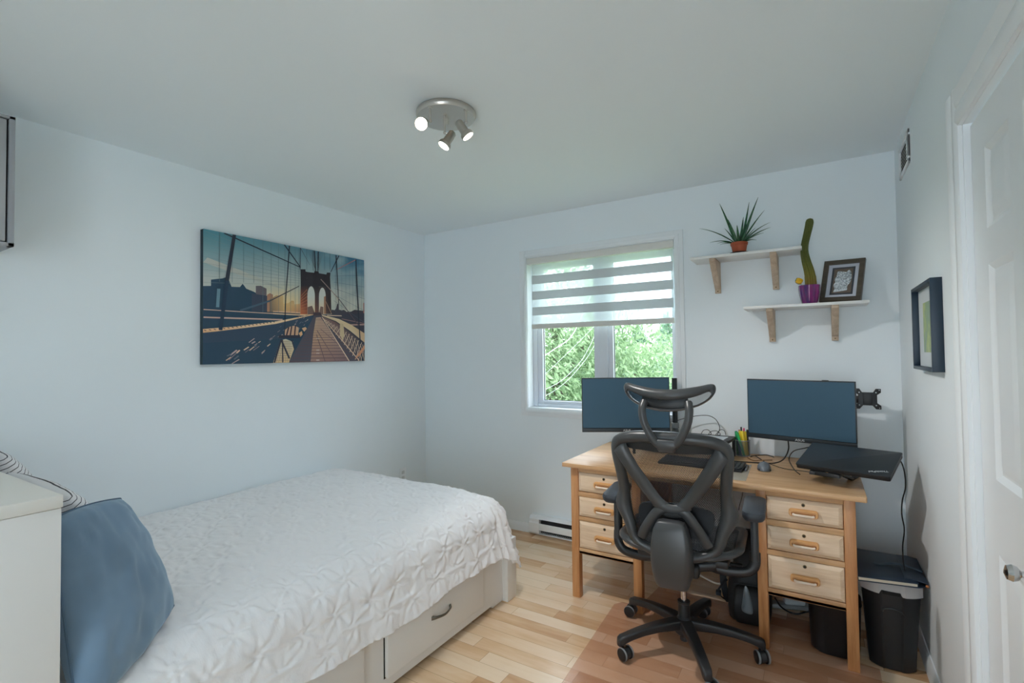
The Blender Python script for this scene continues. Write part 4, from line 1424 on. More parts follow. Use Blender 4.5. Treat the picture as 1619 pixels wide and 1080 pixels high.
# five-star base with castors
m = MB()
m.lathe([(0.03, 0.06), (0.042, 0.07), (0.046, 0.1), (0.04, 0.128), (0.03, 0.136), (0.027, 0.14)], 32)
m.lathe([(0.016, 0.03), (0.02, 0.034), (0.02, 0.07)], 20)
bs = m.build('base', M_base, ch)
for k in range(5):
    a = math.radians(-65.3 + 72 * k)
    rings = []
    for r, zc_, hw, hh_ in ((0.02, 0.112, 0.03, 0.022), (0.07, 0.114, 0.027, 0.021), (0.14, 0.113, 0.024, 0.018), (0.21, 0.106, 0.022, 0.0165), (0.27, 0.095, 0.021, 0.016), (0.30, 0.087, 0.0205, 0.017), (0.322, 0.079, 0.0195, 0.0205), (0.334, 0.074, 0.016, 0.018), (0.338, 0.07, 0.010, 0.012)):
        rings.append([(r * math.cos(a) - x * math.sin(a), r * math.sin(a) + x * math.cos(a), zc_ + z) for x, z in rrect(-hw, -hh_, hw, hh_, 0.008, 3)])
    MB().loft(rings).build('base_leg', M_base, ch)
    # castor, trailing at its own angle
    sw = a + (0.9, -1.2, 1.5, 0.4, 1.9)[k]
    cxw, cyw = 0.315 * math.cos(a) + 0.018 * math.cos(sw), 0.315 * math.sin(a) + 0.018 * math.sin(sw)
    Mw = Matrix.Translation((cxw, cyw, 0.030)) @ Matrix.Rotation(sw, 4, 'Z') @ Matrix.Rotation(PI / 2, 4, 'X')
    c_ = MB()
    c_.lathe([(0.018, -0.012), (0.024, -0.010), (0.024, 0.010), (0.018, 0.012)], 20, Mw)
    c_.tube([(0.315 * math.cos(a), 0.315 * math.sin(a), 0.035), (0.315 * math.cos(a), 0.315 * math.sin(a), 0.068)], 0.0065, 10)
    co = c_.build('castor', M_base, ch)
    for s in (-1, 1):
        prof = [(0.004, s * 0.029), (0.02, s * 0.0285), (0.0262, s * 0.026), (0.0275, s * 0.0225), (0.0275, s * 0.013), (0.024, s * 0.0115), (0.004, s * 0.0115)]
        wl_ = MB().lathe(prof, 28, Mw)
        wl_.cur = 1
        wl_.lathe([(0.0268, s * 0.0256), (0.0284, s * 0.0235), (0.0284, s * 0.0185), (0.0268, s * 0.0165)], 28, Mw, cap=False)
        wl_.build('castor_wheel', [M_black, M_rim], co)
# ------------------------------------------------------------------ chair mat
T = NT('tinted_clear_vinyl')
tr = T.n('ShaderNodeBsdfTransparent')
tr.inputs['Color'].default_value = (0.985, 0.94, 0.92, 1)
df = T.n('ShaderNodeBsdfDiffuse')
df.inputs['Color'].default_value = (*lin((224, 178, 154)), 1)
gl = T.n('ShaderNodeBsdfGlossy')
gl.inputs['Roughness'].default_value = 0.3
m1 = T.n('ShaderNodeMixShader')
m1.inputs[0].default_value = 0.12
T.l(tr.outputs[0], m1.inputs[1])
T.l(df.outputs[0], m1.inputs[2])
m2 = T.n('ShaderNodeMixShader')
T.l(T.edge_fac(0.03, 0.6), m2.inputs[0])
T.l(m1.outputs[0], m2.inputs[1])
T.l(gl.outputs[0], m2.inputs[2])
T.l(m2.outputs[0], T.out.inputs['Surface'])
M_mat = T.m
mat = MB()
out = [(-0.93, 1.62), (0.185, 1.62), (0.185, 2.655), (-0.052, 2.69), (-0.075, 2.94), (-0.83, 2.94), (-0.86, 2.66), (-0.955, 2.655), (-0.985, 2.61)]
mat.prism([(x + 0.4, y - 2.2) for x, y in out], 'Z', 0.0, 0.003)
mo = mat.build('chair_mat', M_mat, loc=(-0.4, 2.2, 0.0006))
tag(mo, 'clear brownish plastic mat on the floor under the office chair', 'floor mat')

# ------------------------------------------------------------------ monitors
T = NT('monitor_screen')
T.b.inputs['Base Color'].default_value = (*lin((54, 80, 98)), 1)  # reflected room light is put into the base colour of the dark screen
T.b.inputs['Roughness'].default_value = 0.38
T.b.inputs['Specular IOR Level'].default_value = 0.9
T.b.inputs['Specular Tint'].default_value = (0.55, 0.8, 1.0, 1)
M_screen = T.m
M_bezel = pm('monitor_bezel', (20, 23, 28), 0.4)
M_bezel2 = pm('monitor_lower_bezel', (30, 38, 44), 0.42)
def monitor(name, label, TL, TR, zt, zb):
    """frame-less 24 inch screen; TL, TR: plan positions of the two ends of the front face"""
    TL, TR = Vector((*TL, 0)), Vector((*TR, 0))
    d = TR - TL
    W = d.length
    rz = math.atan2(d.y, d.x)
    H = zt - zb
    c = (TL + TR) / 2
    r = thing(name, label, 'monitor', (c.x, c.y, zb), rz)
    MB().box((-W / 2, 0.002, 0), (W / 2, 0.012, H), 0.0015).build('screen_housing', M_bezel, r)
    MB().prism([(0.012, 0.02), (0.045, 0.05), (0.045, 0.22), (0.012, 0.3)], 'X', -0.16, 0.16, 0.004).build('rear_shell', M_black, r)
    MB().box((-W / 2 + 0.005, 0.0, 0.026), (W / 2 - 0.005, 0.0022, H - 0.006)).build('screen', M_screen, r)
    MB().box((-W / 2, -0.001, 0), (W / 2, 0.003, 0.022), 0.001).build('lower_bezel', M_bezel2, r)
    lettering('ASUS', 0.016, M_lettering, r, Matrix.Translation((0.005, -0.0015, 0.0105)) @ Matrix.Rotation(PI / 2, 4, 'X') @ Matrix.Scale(1.25, 4, (1, 0, 0)), 'logo_lettering')
    return r
monL = monitor('monitor', 'black monitor on an arm in front of the window, left of the chair headrest', (-1.262, 2.848), (-0.79, 3.10), 1.217, 0.882)
monR = monitor('monitor', 'black monitor on the right side of the desk behind the closed laptop', (-0.362, 3.138), (0.146, 3.008), 1.212, 0.88)
# two clamp-on mounts at the back of the desk: one carries the left monitor, the other the right one and an empty plate
def mount(label, x):
    r = thing('monitor_mount', label, 'monitor mount', (x, 3.262, DZT))
    m = MB()
    m.box((-0.045, -0.05, 0.0), (0.045, 0.045, 0.012), 0.004).box((-0.03, 0.052, -0.075), (0.03, 0.058, 0.01), 0.002).box((-0.03, -0.018, -0.078), (0.03, 0.058, -0.07), 0.002)
    m.tube([(0, 0, -0.07), (0, 0, -0.026)], 0.008, 10)
    m.build('desk_clamp', M_black, r)
    MB().tube([(0, 0, 0.012), (0, 0, 0.452)], 0.0165, 20).build('pole', M_blackm, r)
    m = MB()
    m.lathe([(0.017, 0.13), (0.024, 0.132), (0.024, 0.165), (0.017, 0.167)], 20)
    m.lathe([(0.017, 0.09), (0.0205, 0.091), (0.0205, 0.125), (0.017, 0.126)], 20)
    m.build('collar', M_rim, r)
    return r
mnt = mount('black clamp-on pole mount carrying the left monitor, in front of the window', -0.80)
m = MB()
m.lathe([(0.0175, 0.25), (0.025, 0.252), (0.025, 0.288), (0.0175, 0.29)], 20)
m.tube([(0, 0, 0.27), (-0.155, -0.13, 0.27)], 0.016, 12, flat=(1.2, 0.7))
m.tube([(-0.155, -0.13, 0.27), (-0.178, -0.176, 0.285)], 0.015, 12)
Ml = Matrix.Translation((-0.188, -0.199, 0.29)) @ Matrix.Rotation(math.atan2(0.252, 0.472), 4, 'Z')
m.box((-0.05, 0.006, -0.05), (0.05, 0.012, 0.05), 0.002, M=Ml)
m.build('swing_arm', M_black, mnt)
armr = mount('black pole mount behind the right monitor with an empty mounting plate sticking out', 0.02)
m = MB()
m.lathe([(0.0175, 0.315), (0.026, 0.317), (0.026, 0.365), (0.0175, 0.367)], 20)
m.tube([(0, 0, 0.34), (0.1, 0.01, 0.34), (0.182, -0.01, 0.361)], 0.016, 12, flat=(1.2, 0.7))
m.build('swing_arm', M_black, armr)
m = MB()
m.lathe([(0.0175, 0.255), (0.026, 0.257), (0.026, 0.30), (0.0175, 0.302)], 20)
m.tube([(0, 0, 0.28), (-0.10, -0.06, 0.28), (-0.118, -0.115, 0.28)], 0.015, 12)
m.build('monitor_bracket', M_black, armr)
# plate with four lobes and round holes
def plate(parent, M):
    b = bmesh.new()
    out = [(-0.026, 0.036), (-0.038, 0.056), (-0.062, 0.056), (-0.062, 0.036), (-0.044, 0.022), (-0.044, -0.022), (-0.062, -0.036), (-0.062, -0.056), (-0.038, -0.056), (-0.022, -0.036),
           (0.022, -0.036), (0.038, -0.056), (0.062, -0.056), (0.062, -0.036), (0.044, -0.022), (0.044, 0.022), (0.062, 0.036), (0.062, 0.056), (0.038, 0.056), (0.026, 0.036)]
    m = MB().prism([(x * 0.92, z * 0.95) for x, z in out], 'Y', -0.002, 0.002, 0.0005, M)
    m.box((-0.02, -0.006, -0.03), (0.02, -0.002, 0.03), 0.002, M=M)
    m.tube([M @ Vector((0, 0.002, 0)), M @ Vector((0, 0.035, 0))], 0.014, 12)
    p = m.build('mounting_plate', M_black, parent)
    h = MB()
    for sx in (-1, 1):
        for sz in (-1, 1):
            for q in (0.036, 0.05):
                h.tube([M @ Vector((sx * q, -0.0024, sz * q * 0.93)), M @ Vector((sx * q, 0.0024, sz * q * 0.93))], 0.0034 if q < 0.04 else 0.0026, 10)
    h.build('screw_hole', pm('screw_hole_glint', (190, 195, 198), 0.6), p)
plate(armr, Matrix.Translation((0.186, -0.062, 0.361)))

# ------------------------------------------------------------------ laptop on its folding stand
lp_c = Vector((0.097, 2.778, 0.862))
yawl = math.radians(-17)
tilt = math.asin(0.068 / 0.238)
lap = thing('laptop', 'closed black laptop on a small stand at the right end of the desk', 'laptop', lp_c, rot=(tilt, 0, yawl))
M_lapt = pm('laptop_lid', (30, 36, 42), 0.38, bump=0.03, bscale=600)
LW, LD = 0.366, 0.245
MB().prism(rrect(-LW / 2, -LD / 2, LW / 2, LD / 2, 0.008, 4), 'Z', 0.0, 0.0095, 0.002).build('lid', M_lapt, lap)
MB().prism(rrect(-LW / 2 + 0.001, -LD / 2 + 0.004, LW / 2 - 0.001, LD / 2, 0.008, 4), 'Z', -0.0155, -0.001, 0.003).build('base_unit', M_black, lap)
lettering('ThinkPad', 0.019, M_lettering, lap, Matrix.Translation((0.135, -0.088, 0.0098)) @ Matrix.Rotation(math.radians(-158), 4, 'Z'), 'logo_lettering')
stand = thing('laptop_stand', 'small black folding stand holding up the closed laptop', 'laptop stand', (lp_c.x, lp_c.y, DZT), yawl)
ux = 0.862 - 0.0155 - DZT
for x in (-0.112, -0.012):
    m = MB()
    m.prism([(-0.125, ux - 0.05), (-0.12, ux - 0.036), (0.115, ux + 0.031), (0.12, ux + 0.024), (-0.11, ux - 0.052)], 'X', x - 0.011, x + 0.011, 0.001)
    m.prism([(0.085, 0.0), (0.118, 0.0), (-0.07, ux - 0.026), (-0.10, ux - 0.036)], 'X', x - 0.011, x + 0.011, 0.001)
    m.prism([(0.085, 0.0), (0.21, 0.0), (0.21, 0.008), (0.085, 0.008)], 'X', x - 0.011, x + 0.011, 0.001)
    m.prism([(0.185, 0.0), (0.205, 0.0), (0.115, ux + 0.026), (0.095, ux + 0.02)], 'X', x - 0.009, x + 0.009, 0.001)
    m.build('stand_rail', M_black, stand)
MB().box((-0.105, -0.118, ux - 0.052), (-0.02, -0.108, ux - 0.034), 0.002).build('crossbar', M_black, stand)

# ------------------------------------------------------------------ riser, keyboard, mouse and the small things on the desk
ri = thing('monitor_riser', 'black-framed desk riser with a pale glass top behind the chair', 'desk riser', (-0.715, 3.09, DZT), math.radians(-5))
m = MB()
for lo, hi in (((-0.27, -0.14, 0.098), (0.27, -0.11, 0.114)), ((-0.27, 0.11, 0.098), (0.27, 0.14, 0.114)), ((-0.27, -0.11, 0.098), (-0.24, 0.11, 0.114)), ((0.235, -0.11, 0.098), (0.27, 0.11, 0.114))):
    m.box(lo, hi, 0.002)
m.build('riser_frame', M_blackm, ri)
MB().box((-0.24, -0.11, 0.105), (0.235, 0.11, 0.1135)).build('glass_top', pm('frosted_glass_top', (196, 204, 212), 0.15), ri)
for x in (-0.258, 0.258):
    for y in (-0.125, 0.125):
        MB().tube([(x, y, 0), (x, y, 0.1)], 0.009, 12).build('leg', M_blackm, ri)

kb = thing('keyboard', 'black computer keyboard on the desk behind the chair back', 'keyboard', (-0.565, 2.855, DZT), math.radians(-2))
MB().prism([(-0.078, 0.0), (0.078, 0.0), (0.078, 0.02), (-0.078, 0.012)], 'X', -0.215, 0.215, 0.003).build('keyboard_case', M_black, kb)
m = MB()
for r in range(6):
    y0 = -0.07 + r * 0.0232
    x = -0.208
    while x < 0.2:
        wk = 0.0168
        if r == 0 and -0.1 < x < 0.0:
            wk = 0.09
        if x + wk > 0.212:
            break
        z = 0.0125 + (y0 + 0.078) * 0.051
        m.box((x, y0, z), (x + wk, y0 + 0.0185, z + 0.007), 0.0015, 1)
        x += wk + 0.0024
m.build('keys', pm('black_keycaps', (34, 40, 46), 0.35), kb)

ms = thing('computer_mouse', 'grey wireless mouse on the desk right of the chair', 'mouse', (-0.262, 2.90, DZT), math.radians(8))
A = []
for i in range(13):
    v_ = i / 12
    row = []
    for j in range(13):
        a = PI * j / 12
        yy = -0.055 + 0.11 * v_
        env = max(0.0, 1 - (2 * v_ - 1) ** 2) ** 0.38
        h = 0.037 * env * (0.82 + 0.25 * math.sin(v_ * PI * 0.9 + 0.2))
        row.append((0.033 * env * math.cos(a) ** 1 * (1 if True else 1), yy, 0.002 + h * math.sin(a) ** 0.8))
    A.append(row)
M_mouse = pm('mouse_shell', (98, 104, 112), 0.4)
M_moused = pm('mouse_grip', (44, 47, 52), 0.5)
MB().grid(A).build('mouse_body', M_mouse, ms)
MB().prism(rrect(-0.03, -0.05, 0.03, 0.05, 0.024, 6), 'Z', 0, 0.012, 0.003).build('mouse_base', M_moused, ms)
MB().tube([(-0.004, 0.03, 0.034), (0.004, 0.03, 0.034)], 0.006, 12).build('scroll_wheel', M_black, ms)

npd = MB().prism([(-0.33, 2.985), (-0.44, 2.985), (-0.46, 2.60), (-0.315, 2.605)], 'Z', 0, 0.0012)
T = NT('clear_sheet')
tr = T.n('ShaderNodeBsdfTransparent')
tr.inputs['Color'].default_value = (0.9, 0.93, 0.94, 1)
df = T.n('ShaderNodeBsdfPrincipled')
df.inputs['Base Color'].default_value = (0.62, 0.62, 0.58, 1)
df.inputs['Roughness'].default_value = 0.2
m1 = T.n('ShaderNodeMixShader')
m1.inputs[0].default_value = 0.32
T.l(tr.outputs[0], m1.inputs[1])
T.l(df.outputs[0], m1.inputs[2])
T.l(m1.outputs[0], T.out.inputs['Surface'])
o_ = npd.build('clear_desk_sheet', T.m, loc=(0, 0, DZT + 0.0002))
tag(o_, 'thin clear plastic sheet lying on the desk by the mouse', 'plastic sheet')
pn = thing('ballpoint_pen', 'grey pen lying on the clear plastic sheet', 'pen', (-0.343, 2.875, DZT + 0.0065), math.radians(93))
MB().tube([(-0.07, 0, 0), (-0.06, 0, 0), (0.05, 0, 0), (0.066, 0, 0), (0.074, 0, 0)], [0.0035, 0.0048, 0.005, 0.003, 0.001], 12).build('barrel', pm('pen_barrel', (92, 94, 104), 0.3), pn)
MB().box((-0.062, -0.0015, 0.004), (-0.022, 0.0015, 0.0066), 0.0006).build('pocket_clip', M_chrome, pn)
bc = thing('binder_clip', 'small black clip with metal loops on the desk beside the chair back', 'clip', (-0.425, 2.86, DZT + 0.0016), math.radians(60))
MB().prism([(-0.016, 0), (0.016, 0), (0.003, 0.024), (-0.003, 0.024)], 'X', -0.02, 0.02, 0.001).build('clip_body', M_black, bc)
m = MB()
for s in (-1, 1):
    m.tube([(s * 0.0 - 0.012, s * 0.004, 0.022), (-0.009, s * 0.012, 0.04), (-0.005, s * 0.016, 0.05), (0.005, s * 0.016, 0.05), (0.009, s * 0.012, 0.04), (0.012, s * 0.004, 0.022)], 0.0013, 6)
m.build('wire_loop', M_chrome, bc)

# pen cup and what stands in it
cup = thing('pen_cup', 'wire mesh pen cup full of highlighters at the back of the desk', 'pen cup', (-0.405, 3.235, DZT))
T = NT('wire_mesh')
tc = T.n('ShaderNodeTexCoord')
sp = T.n('ShaderNodeSeparateXYZ')
T.l(tc.outputs['Object'], sp.inputs[0])
an = T.math('MULTIPLY', T.math('ARCTAN2', sp.outputs[1], sp.outputs[0]), 11.0)
zz = T.math('DIVIDE', sp.outputs[2], 0.0032)
ha = T.math('GREATER_THAN', T.math('FRACT', an), 0.3)
hz = T.math('GREATER_THAN', T.math('FRACT', zz), 0.3)
hole = T.math('MULTIPLY', ha, hz)
tr = T.n('ShaderNodeBsdfTransparent')
mx = T.n('ShaderNodeMixShader')
T.b.inputs['Base Color'].default_value = (*lin((120, 128, 134)), 1)
T.b.inputs['Metallic'].default_value = 0.6
T.b.inputs['Roughness'].default_value = 0.4
T.l(hole, mx.inputs[0])
T.l(T.b.outputs[0], mx.inputs[1])
T.l(tr.outputs[0], mx.inputs[2])
T.l(mx.outputs[0], T.out.inputs['Surface'])
MB().lathe([(0.040, 0.002), (0.0415, 0.092)], 36, cap=False).build('mesh_wall', T.m, cup, fixn=False)
m = MB()
for z, r_ in ((0.003, 0.040), (0.092, 0.0418)):
    m.tube([(r_ * math.cos(2 * PI * k / 32), r_ * math.sin(2 * PI * k / 32), z) for k in range(32)], 0.0022, 6, closed=True)
m.build('rim', pm('silver_wire', (170, 174, 178), 0.35, 0.8), cup)
MB().lathe([(0.001, 0.001), (0.0395, 0.001), (0.0395, 0.003), (0.001, 0.003)], 28).build('cup_base', pm('cup_base', (60, 66, 72), 0.5, 0.5), cup)
pens = [('highlighter', 'green highlighter furthest left in the wire pen cup', (22, 150, 96), (-0.028, 0.006), (-0.034, 0.004), 0.139, 0.0075),
        ('highlighter', 'bright green highlighter slanting across the front of the wire pen cup', (36, 176, 96), (0.012, -0.028), (-0.026, -0.018), 0.135, 0.0075),
        ('highlighter', 'leftmost yellow highlighter in the wire pen cup', (232, 204, 52), (0.0, 0.0), (-0.012, -0.002), 0.142, 0.008),
        ('highlighter', 'middle yellow highlighter in the wire pen cup', (240, 212, 60), (0.018, -0.012), (0.002, -0.006), 0.143, 0.008),
        ('highlighter', 'rightmost yellow highlighter in the wire pen cup', (228, 198, 48), (0.026, 0.004), (0.014, 0.004), 0.14, 0.008),
        ('marker_pen', 'blue marker low in the left of the wire pen cup', (52, 98, 140), (-0.008, -0.024), (-0.024, -0.012), 0.098, 0.0085),
        ('marker_pen', 'pink-topped pen at the back of the wire pen cup', (222, 92, 140), (0.004, 0.024), (0.006, 0.03), 0.155, 0.006),
        ('ballpoint_pen', 'red pen between the green and yellow ones in the wire pen cup', (176, 36, 52), (-0.014, 0.018), (-0.018, 0.02), 0.146, 0.0045),
        ('ballpoint_pen', 'black pen sticking up highest in the wire pen cup', (28, 30, 34), (-0.006, 0.02), (-0.008, 0.022), 0.163, 0.0045),
        ('marker_pen', 'black marker at the right side of the wire pen cup', (30, 32, 36), (0.028, 0.016), (0.026, 0.014), 0.15, 0.006)]
for nm, lab, colr, b0, t0, h_, r_ in pens:
    pr = thing(nm, lab, 'pen' if 'pen' in nm else 'highlighter', (-0.405 + b0[0], 3.235 + b0[1], DZT + 0.003), 0, 'pens in the wire cup')
    a = Vector((0, 0, 0.0))
    b_ = Vector((t0[0] - b0[0], t0[1] - b0[1], h_))
    mt = bpy.data.materials.get('pen_%d_%d_%d' % colr) or pm('pen_%d_%d_%d' % colr, colr, 0.35)
    MB().tube([a, a + (b_ - a) * 0.02, a + (b_ - a) * 0.68], [r_ * 0.7, r_ * 0.92, r_ * 0.92], 10).build('barrel', mt, pr)
    MB().tube([a + (b_ - a) * 0.68, a + (b_ - a) * 0.97, b_], [r_, r_, r_ * 0.7], 10).build('pen_cap', mt, pr)

# ------------------------------------------------------------------ cables
M_cable = pm('black_cable', (22, 24, 27), 0.5)
def cable(name, label, pts, r=0.0025, mat=None, cat='cable', n=8):
    P_ = smoothpath(pts, n)
    o = Vector(pts[0])
    c = MB().tube([p - o for p in P_], r, 8).build(name, mat or M_cable, loc=o)
    return tag(c, label, cat)
zd = DZT + 0.003
cable('monitor_cable', 'thick black cable hanging from the right monitor and curving left across the desk', [(-0.16, 3.10, 0.89), (-0.16, 3.11, 0.83), (-0.185, 3.11, 0.775), (-0.23, 3.08, zd), (-0.30, 3.05, zd), (-0.42, 3.03, zd), (-0.5, 3.03, zd)], 0.0033)
cable('laptop_cable', 'black cable drooping from the rear left corner of the laptop to the desk', [(-0.05, 2.91, 0.888), (-0.085, 2.98, 0.865), (-0.125, 3.08, 0.835), (-0.15, 3.16, 0.80), (-0.165, 3.24, zd), (-0.15, 3.1, zd), (-0.125, 2.95, zd), (-0.1, 2.86, zd)], 0.0026)
cable('charging_cable', 'thin black cable on the desk running under the laptop', [(-0.27, 3.07, zd + 0.003), (-0.21, 3.0, zd), (-0.16, 2.955, zd), (-0.1, 2.95, zd), (-0.03, 2.93, zd), (0.0, 2.92, zd)], 0.0018)
cable('brown_cord', 'brown cord lying in a shallow curve on the desk below the pen cup', [(-0.375, 3.19, zd), (-0.362, 3.14, zd + 0.002), (-0.33, 3.1, zd), (-0.29, 3.1, zd + 0.006), (-0.262, 3.13, zd + 0.004), (-0.245, 3.16, zd)], 0.0026, pm('brown_cord', (120, 84, 52), 0.6))
cable('spare_cable', 'short black cable end lying right of the pen cup', [(-0.36, 3.2, zd), (-0.335, 3.19, zd + 0.01), (-0.31, 3.175, zd), (-0.298, 3.15, zd)], 0.0026)
cable('usb_lead', 'black lead lying along the wall side of the desk right of the pen cup', [(-0.36, 3.22, zd), (-0.31, 3.235, zd + 0.008), (-0.275, 3.255, zd + 0.008), (-0.24, 3.25, zd)], 0.0026)
cable('laptop_power_cord', 'black power cord hanging down the wall from the right end of the laptop', [(0.272, 2.83, 0.885), (0.296, 2.855, 0.868), (0.312, 2.87, 0.82), (0.315, 2.87, 0.745), (0.302, 2.87, 0.68), (0.298, 2.86, 0.62), (0.303, 2.84, 0.56), (0.29, 2.79, 0.50), (0.287, 2.75, 0.45), (0.29, 2.74, 0.41)], 0.0026)
cable('arm_cable', 'thin black cable arching beside the monitor arm pole behind the headrest', [(-0.785, 3.24, 0.935), (-0.70, 3.26, 0.962), (-0.61, 3.27, 0.974), (-0.56, 3.27, 0.955), (-0.535, 3.26, 0.915), (-0.533, 3.24, 0.89), (-0.538, 3.2, 0.87)], 0.0022)
cable('coiled_cable', 'small loops of thin black cable on the riser behind the chair', [(-0.63, 3.2, 0.869), (-0.617, 3.205, 0.89), (-0.59, 3.2, 0.895), (-0.57, 3.19, 0.875), (-0.585, 3.18, 0.87), (-0.57, 3.2, 0.888), (-0.54, 3.21, 0.89), (-0.52, 3.2, 0.872), (-0.545, 3.19, 0.869), (-0.52, 3.2, 0.9), (-0.5, 3.21, 0.895), (-0.49, 3.2, 0.872)], 0.0018)
cable('hanging_wire', 'thin black wire with a plug hanging under the desk top right of the chair', [(-0.37, 2.92, 0.728), (-0.369, 2.92, 0.66), (-0.372, 2.915, 0.6), (-0.385, 2.91, 0.55), (-0.39, 2.91, 0.52)], 0.0018)
cable('white_cord', 'white cord sagging under the desk behind the chair stem', [(-0.66, 3.0, 0.2), (-0.63, 2.93, 0.145), (-0.56, 2.91, 0.118), (-0.49, 2.9, 0.114), (-0.46, 3.0, 0.14), (-0.5, 3.12, 0.2)], 0.0048, pm('white_cord', (214, 208, 196), 0.5))
ad = thing('power_adapter', 'white power adapter lying on the floor below the right drawers', 'power adapter', (-0.15, 3.06, 0.0), math.radians(20))
MB().box((-0.05, -0.026, 0.022), (0.05, 0.026, 0.056), 0.012, 3).build('adapter_body', pm('adapter_white', (188, 196, 200), 0.4), ad)
MB().box((-0.12, -0.03, 0.0), (0.16, 0.03, 0.024), 0.008, 2).build('power_strip_under', pm('strip_plastic', (150, 156, 158), 0.5), ad)
cable('extension_lead', 'tangled black leads on the floor under the right drawers', [(-0.24, 3.06, 0.03), (-0.2, 2.98, 0.022), (-0.14, 2.95, 0.02), (-0.09, 2.98, 0.03), (-0.03, 3.0, 0.045), (0.02, 3.02, 0.05), (-0.02, 3.05, 0.04), (-0.1, 3.03, 0.06), (-0.14, 3.02, 0.066)], 0.004)

# ------------------------------------------------------------------ backpack
bpk = thing('backpack', 'black backpack standing under the desk against the right drawers', 'backpack', (-0.342, 2.88, 0.0036), math.radians(6))
M_nylon = pm('black_nylon', (24, 26, 29), 0.62, bump=0.25, bscale=90)
M_nylon2 = pm('black_nylon_webbing', (34, 38, 43), 0.7)
rings = []
for z, hw, y0, y1, r_ in ((0.0, 0.07, -0.10, 0.10, 0.03), (0.012, 0.092, -0.128, 0.12, 0.04), (0.07, 0.1, -0.15, 0.125, 0.045), (0.15, 0.1, -0.148, 0.125, 0.05), (0.235, 0.076, -0.13, 0.12, 0.05), (0.31, 0.072, -0.10, 0.115, 0.045), (0.37, 0.064, -0.06, 0.105, 0.04), (0.405, 0.04, -0.01, 0.08, 0.03), (0.415, 0.02, 0.01, 0.06, 0.015)):
    rings.append([(x + 0.008 * noise.noise(Vector((x * 20, y * 20, z * 12))), y + 0.01 * noise.noise(Vector((x * 15 + 3, y * 15, z * 14))), z) for x, y in rrect(-hw, y0, hw, y1, min(r_, hw * 0.9), 5)])
MB().loft(rings).build('pack_body', M_nylon, bpk, angle=70)
rings = []
for z, hw, y0, y1 in ((0.02, 0.062, -0.165, -0.13), (0.05, 0.074, -0.185, -0.135), (0.13, 0.074, -0.186, -0.13), (0.18, 0.066, -0.168, -0.12), (0.2, 0.05, -0.145, -0.12)):
    rings.append([(x, y, z) for x, y in rrect(-hw, y0, hw, y1, 0.015, 4)])
MB().loft(rings).build('front_pocket', M_nylon, bpk, angle=70)
MB().tube([(-0.07, -0.152, 0.205), (0, -0.16, 0.21), (0.07, -0.152, 0.205)], 0.003, 8).build('zip', M_nylon2, bpk)
MB().tube(smoothpath([(-0.03, 0.03, 0.395), (-0.02, 0.0, 0.425), (0.0, -0.005, 0.432), (0.02, 0.0, 0.425), (0.03, 0.03, 0.395)], 5), 0.008, 10, flat=(0.5, 1.3)).build('carry_handle', M_nylon2, bpk)
MB().tube(smoothpath([(-0.096, -0.02, 0.33), (-0.118, -0.04, 0.26), (-0.125, -0.05, 0.17), (-0.112, -0.03, 0.08), (-0.1, 0.0, 0.04)], 6), 0.012, 10, flat=(0.35, 1.4)).build('side_strap', M_nylon2, bpk)
m = MB()
m.tube(smoothpath([(-0.105, -0.06, 0.18), (-0.13, -0.07, 0.15), (-0.15, -0.075, 0.115), (-0.135, -0.07, 0.09), (-0.12, -0.06, 0.075)], 6), 0.008, 8, flat=(0.4, 1.2))
m.box((-0.16, -0.09, 0.098), (-0.135, -0.055, 0.118), 0.004)
m.build('buckle_strap', M_nylon2, bpk)
tl_ = smoothclosed([(-0.036, -0.192, 0.11), (-0.03, -0.19, 0.09), (0.0, -0.19, 0.083), (0.014, -0.19, 0.095), (0.008, -0.185, 0.15), (-0.008, -0.178, 0.205), (-0.022, -0.178, 0.205), (-0.03, -0.186, 0.15)], 4)
m = MB()
c = sum(tl_, Vector()) / len(tl_)
m.loft([[c + (p - c) * f + Vector((0, dy, 0)) for p in tl_] for f, dy in ((0.05, -0.004), (0.6, -0.004), (0.8, -0.006), (1.0, -0.002), (0.95, 0.003))])
m.build('bag_tag', pm('grey_rubber_tag', (104, 114, 120), 0.25), bpk)

# ------------------------------------------------------------------ bins
def bin_body(mb, prof, n=10, off=(0, 0)):
    rings = []
    for z, hx, hy_, r_ in prof:
        rings.append([(off[0] + x, off[1] + y, z) for x, y in rrect(-hx, -hy_, hx, hy_, r_, n)])
    return mb.loft(rings)
wb = thing('waste_bin', 'plain black plastic waste bin under the right drawers of the desk', 'bin', (0.026, 2.748, 0.0037))
m = MB()
bin_body(m, ((0.004, 0.075, 0.075, 0.06), (0.0, 0.088, 0.085, 0.065), (0.006, 0.094, 0.09, 0.068), (0.23, 0.103, 0.108, 0.07), (0.235, 0.106, 0.111, 0.07), (0.235, 0.102, 0.107, 0.066), (0.02, 0.09, 0.086, 0.064)))
m.build('bin_shell', M_black, wb)
bn = thing('rimmed_bin', 'black plastic bin with a pale grey rim standing in the corner by the right wall', 'bin', (0.234, 2.795, 0.0))
m = MB()
def bulge(hw, y0, y1):
    """rectangular back, bowed front with a shallow central panel"""
    pts = []
    for k in range(25):
        t_ = -1 + 2 * k / 24
        yy = y0 * (1 - 0.30 * abs(t_) ** 2.6)
        if abs(t_) < 0.36:
            yy += 0.006
        pts.append((hw * t_, yy))
    pts += [(hw * 1.0, y1 - 0.02), (hw * 0.92, y1), (0.0, y1), (-hw * 0.92, y1), (-hw * 1.0, y1 - 0.02)]
    return pts
prof = ((0.0, 0.077, -0.118, 0.07), (0.006, 0.081, -0.124, 0.073), (0.05, 0.083, -0.127, 0.075), (0.2, 0.092, -0.138, 0.084), (0.3, 0.099, -0.146, 0.09), (0.37, 0.104, -0.152, 0.094))
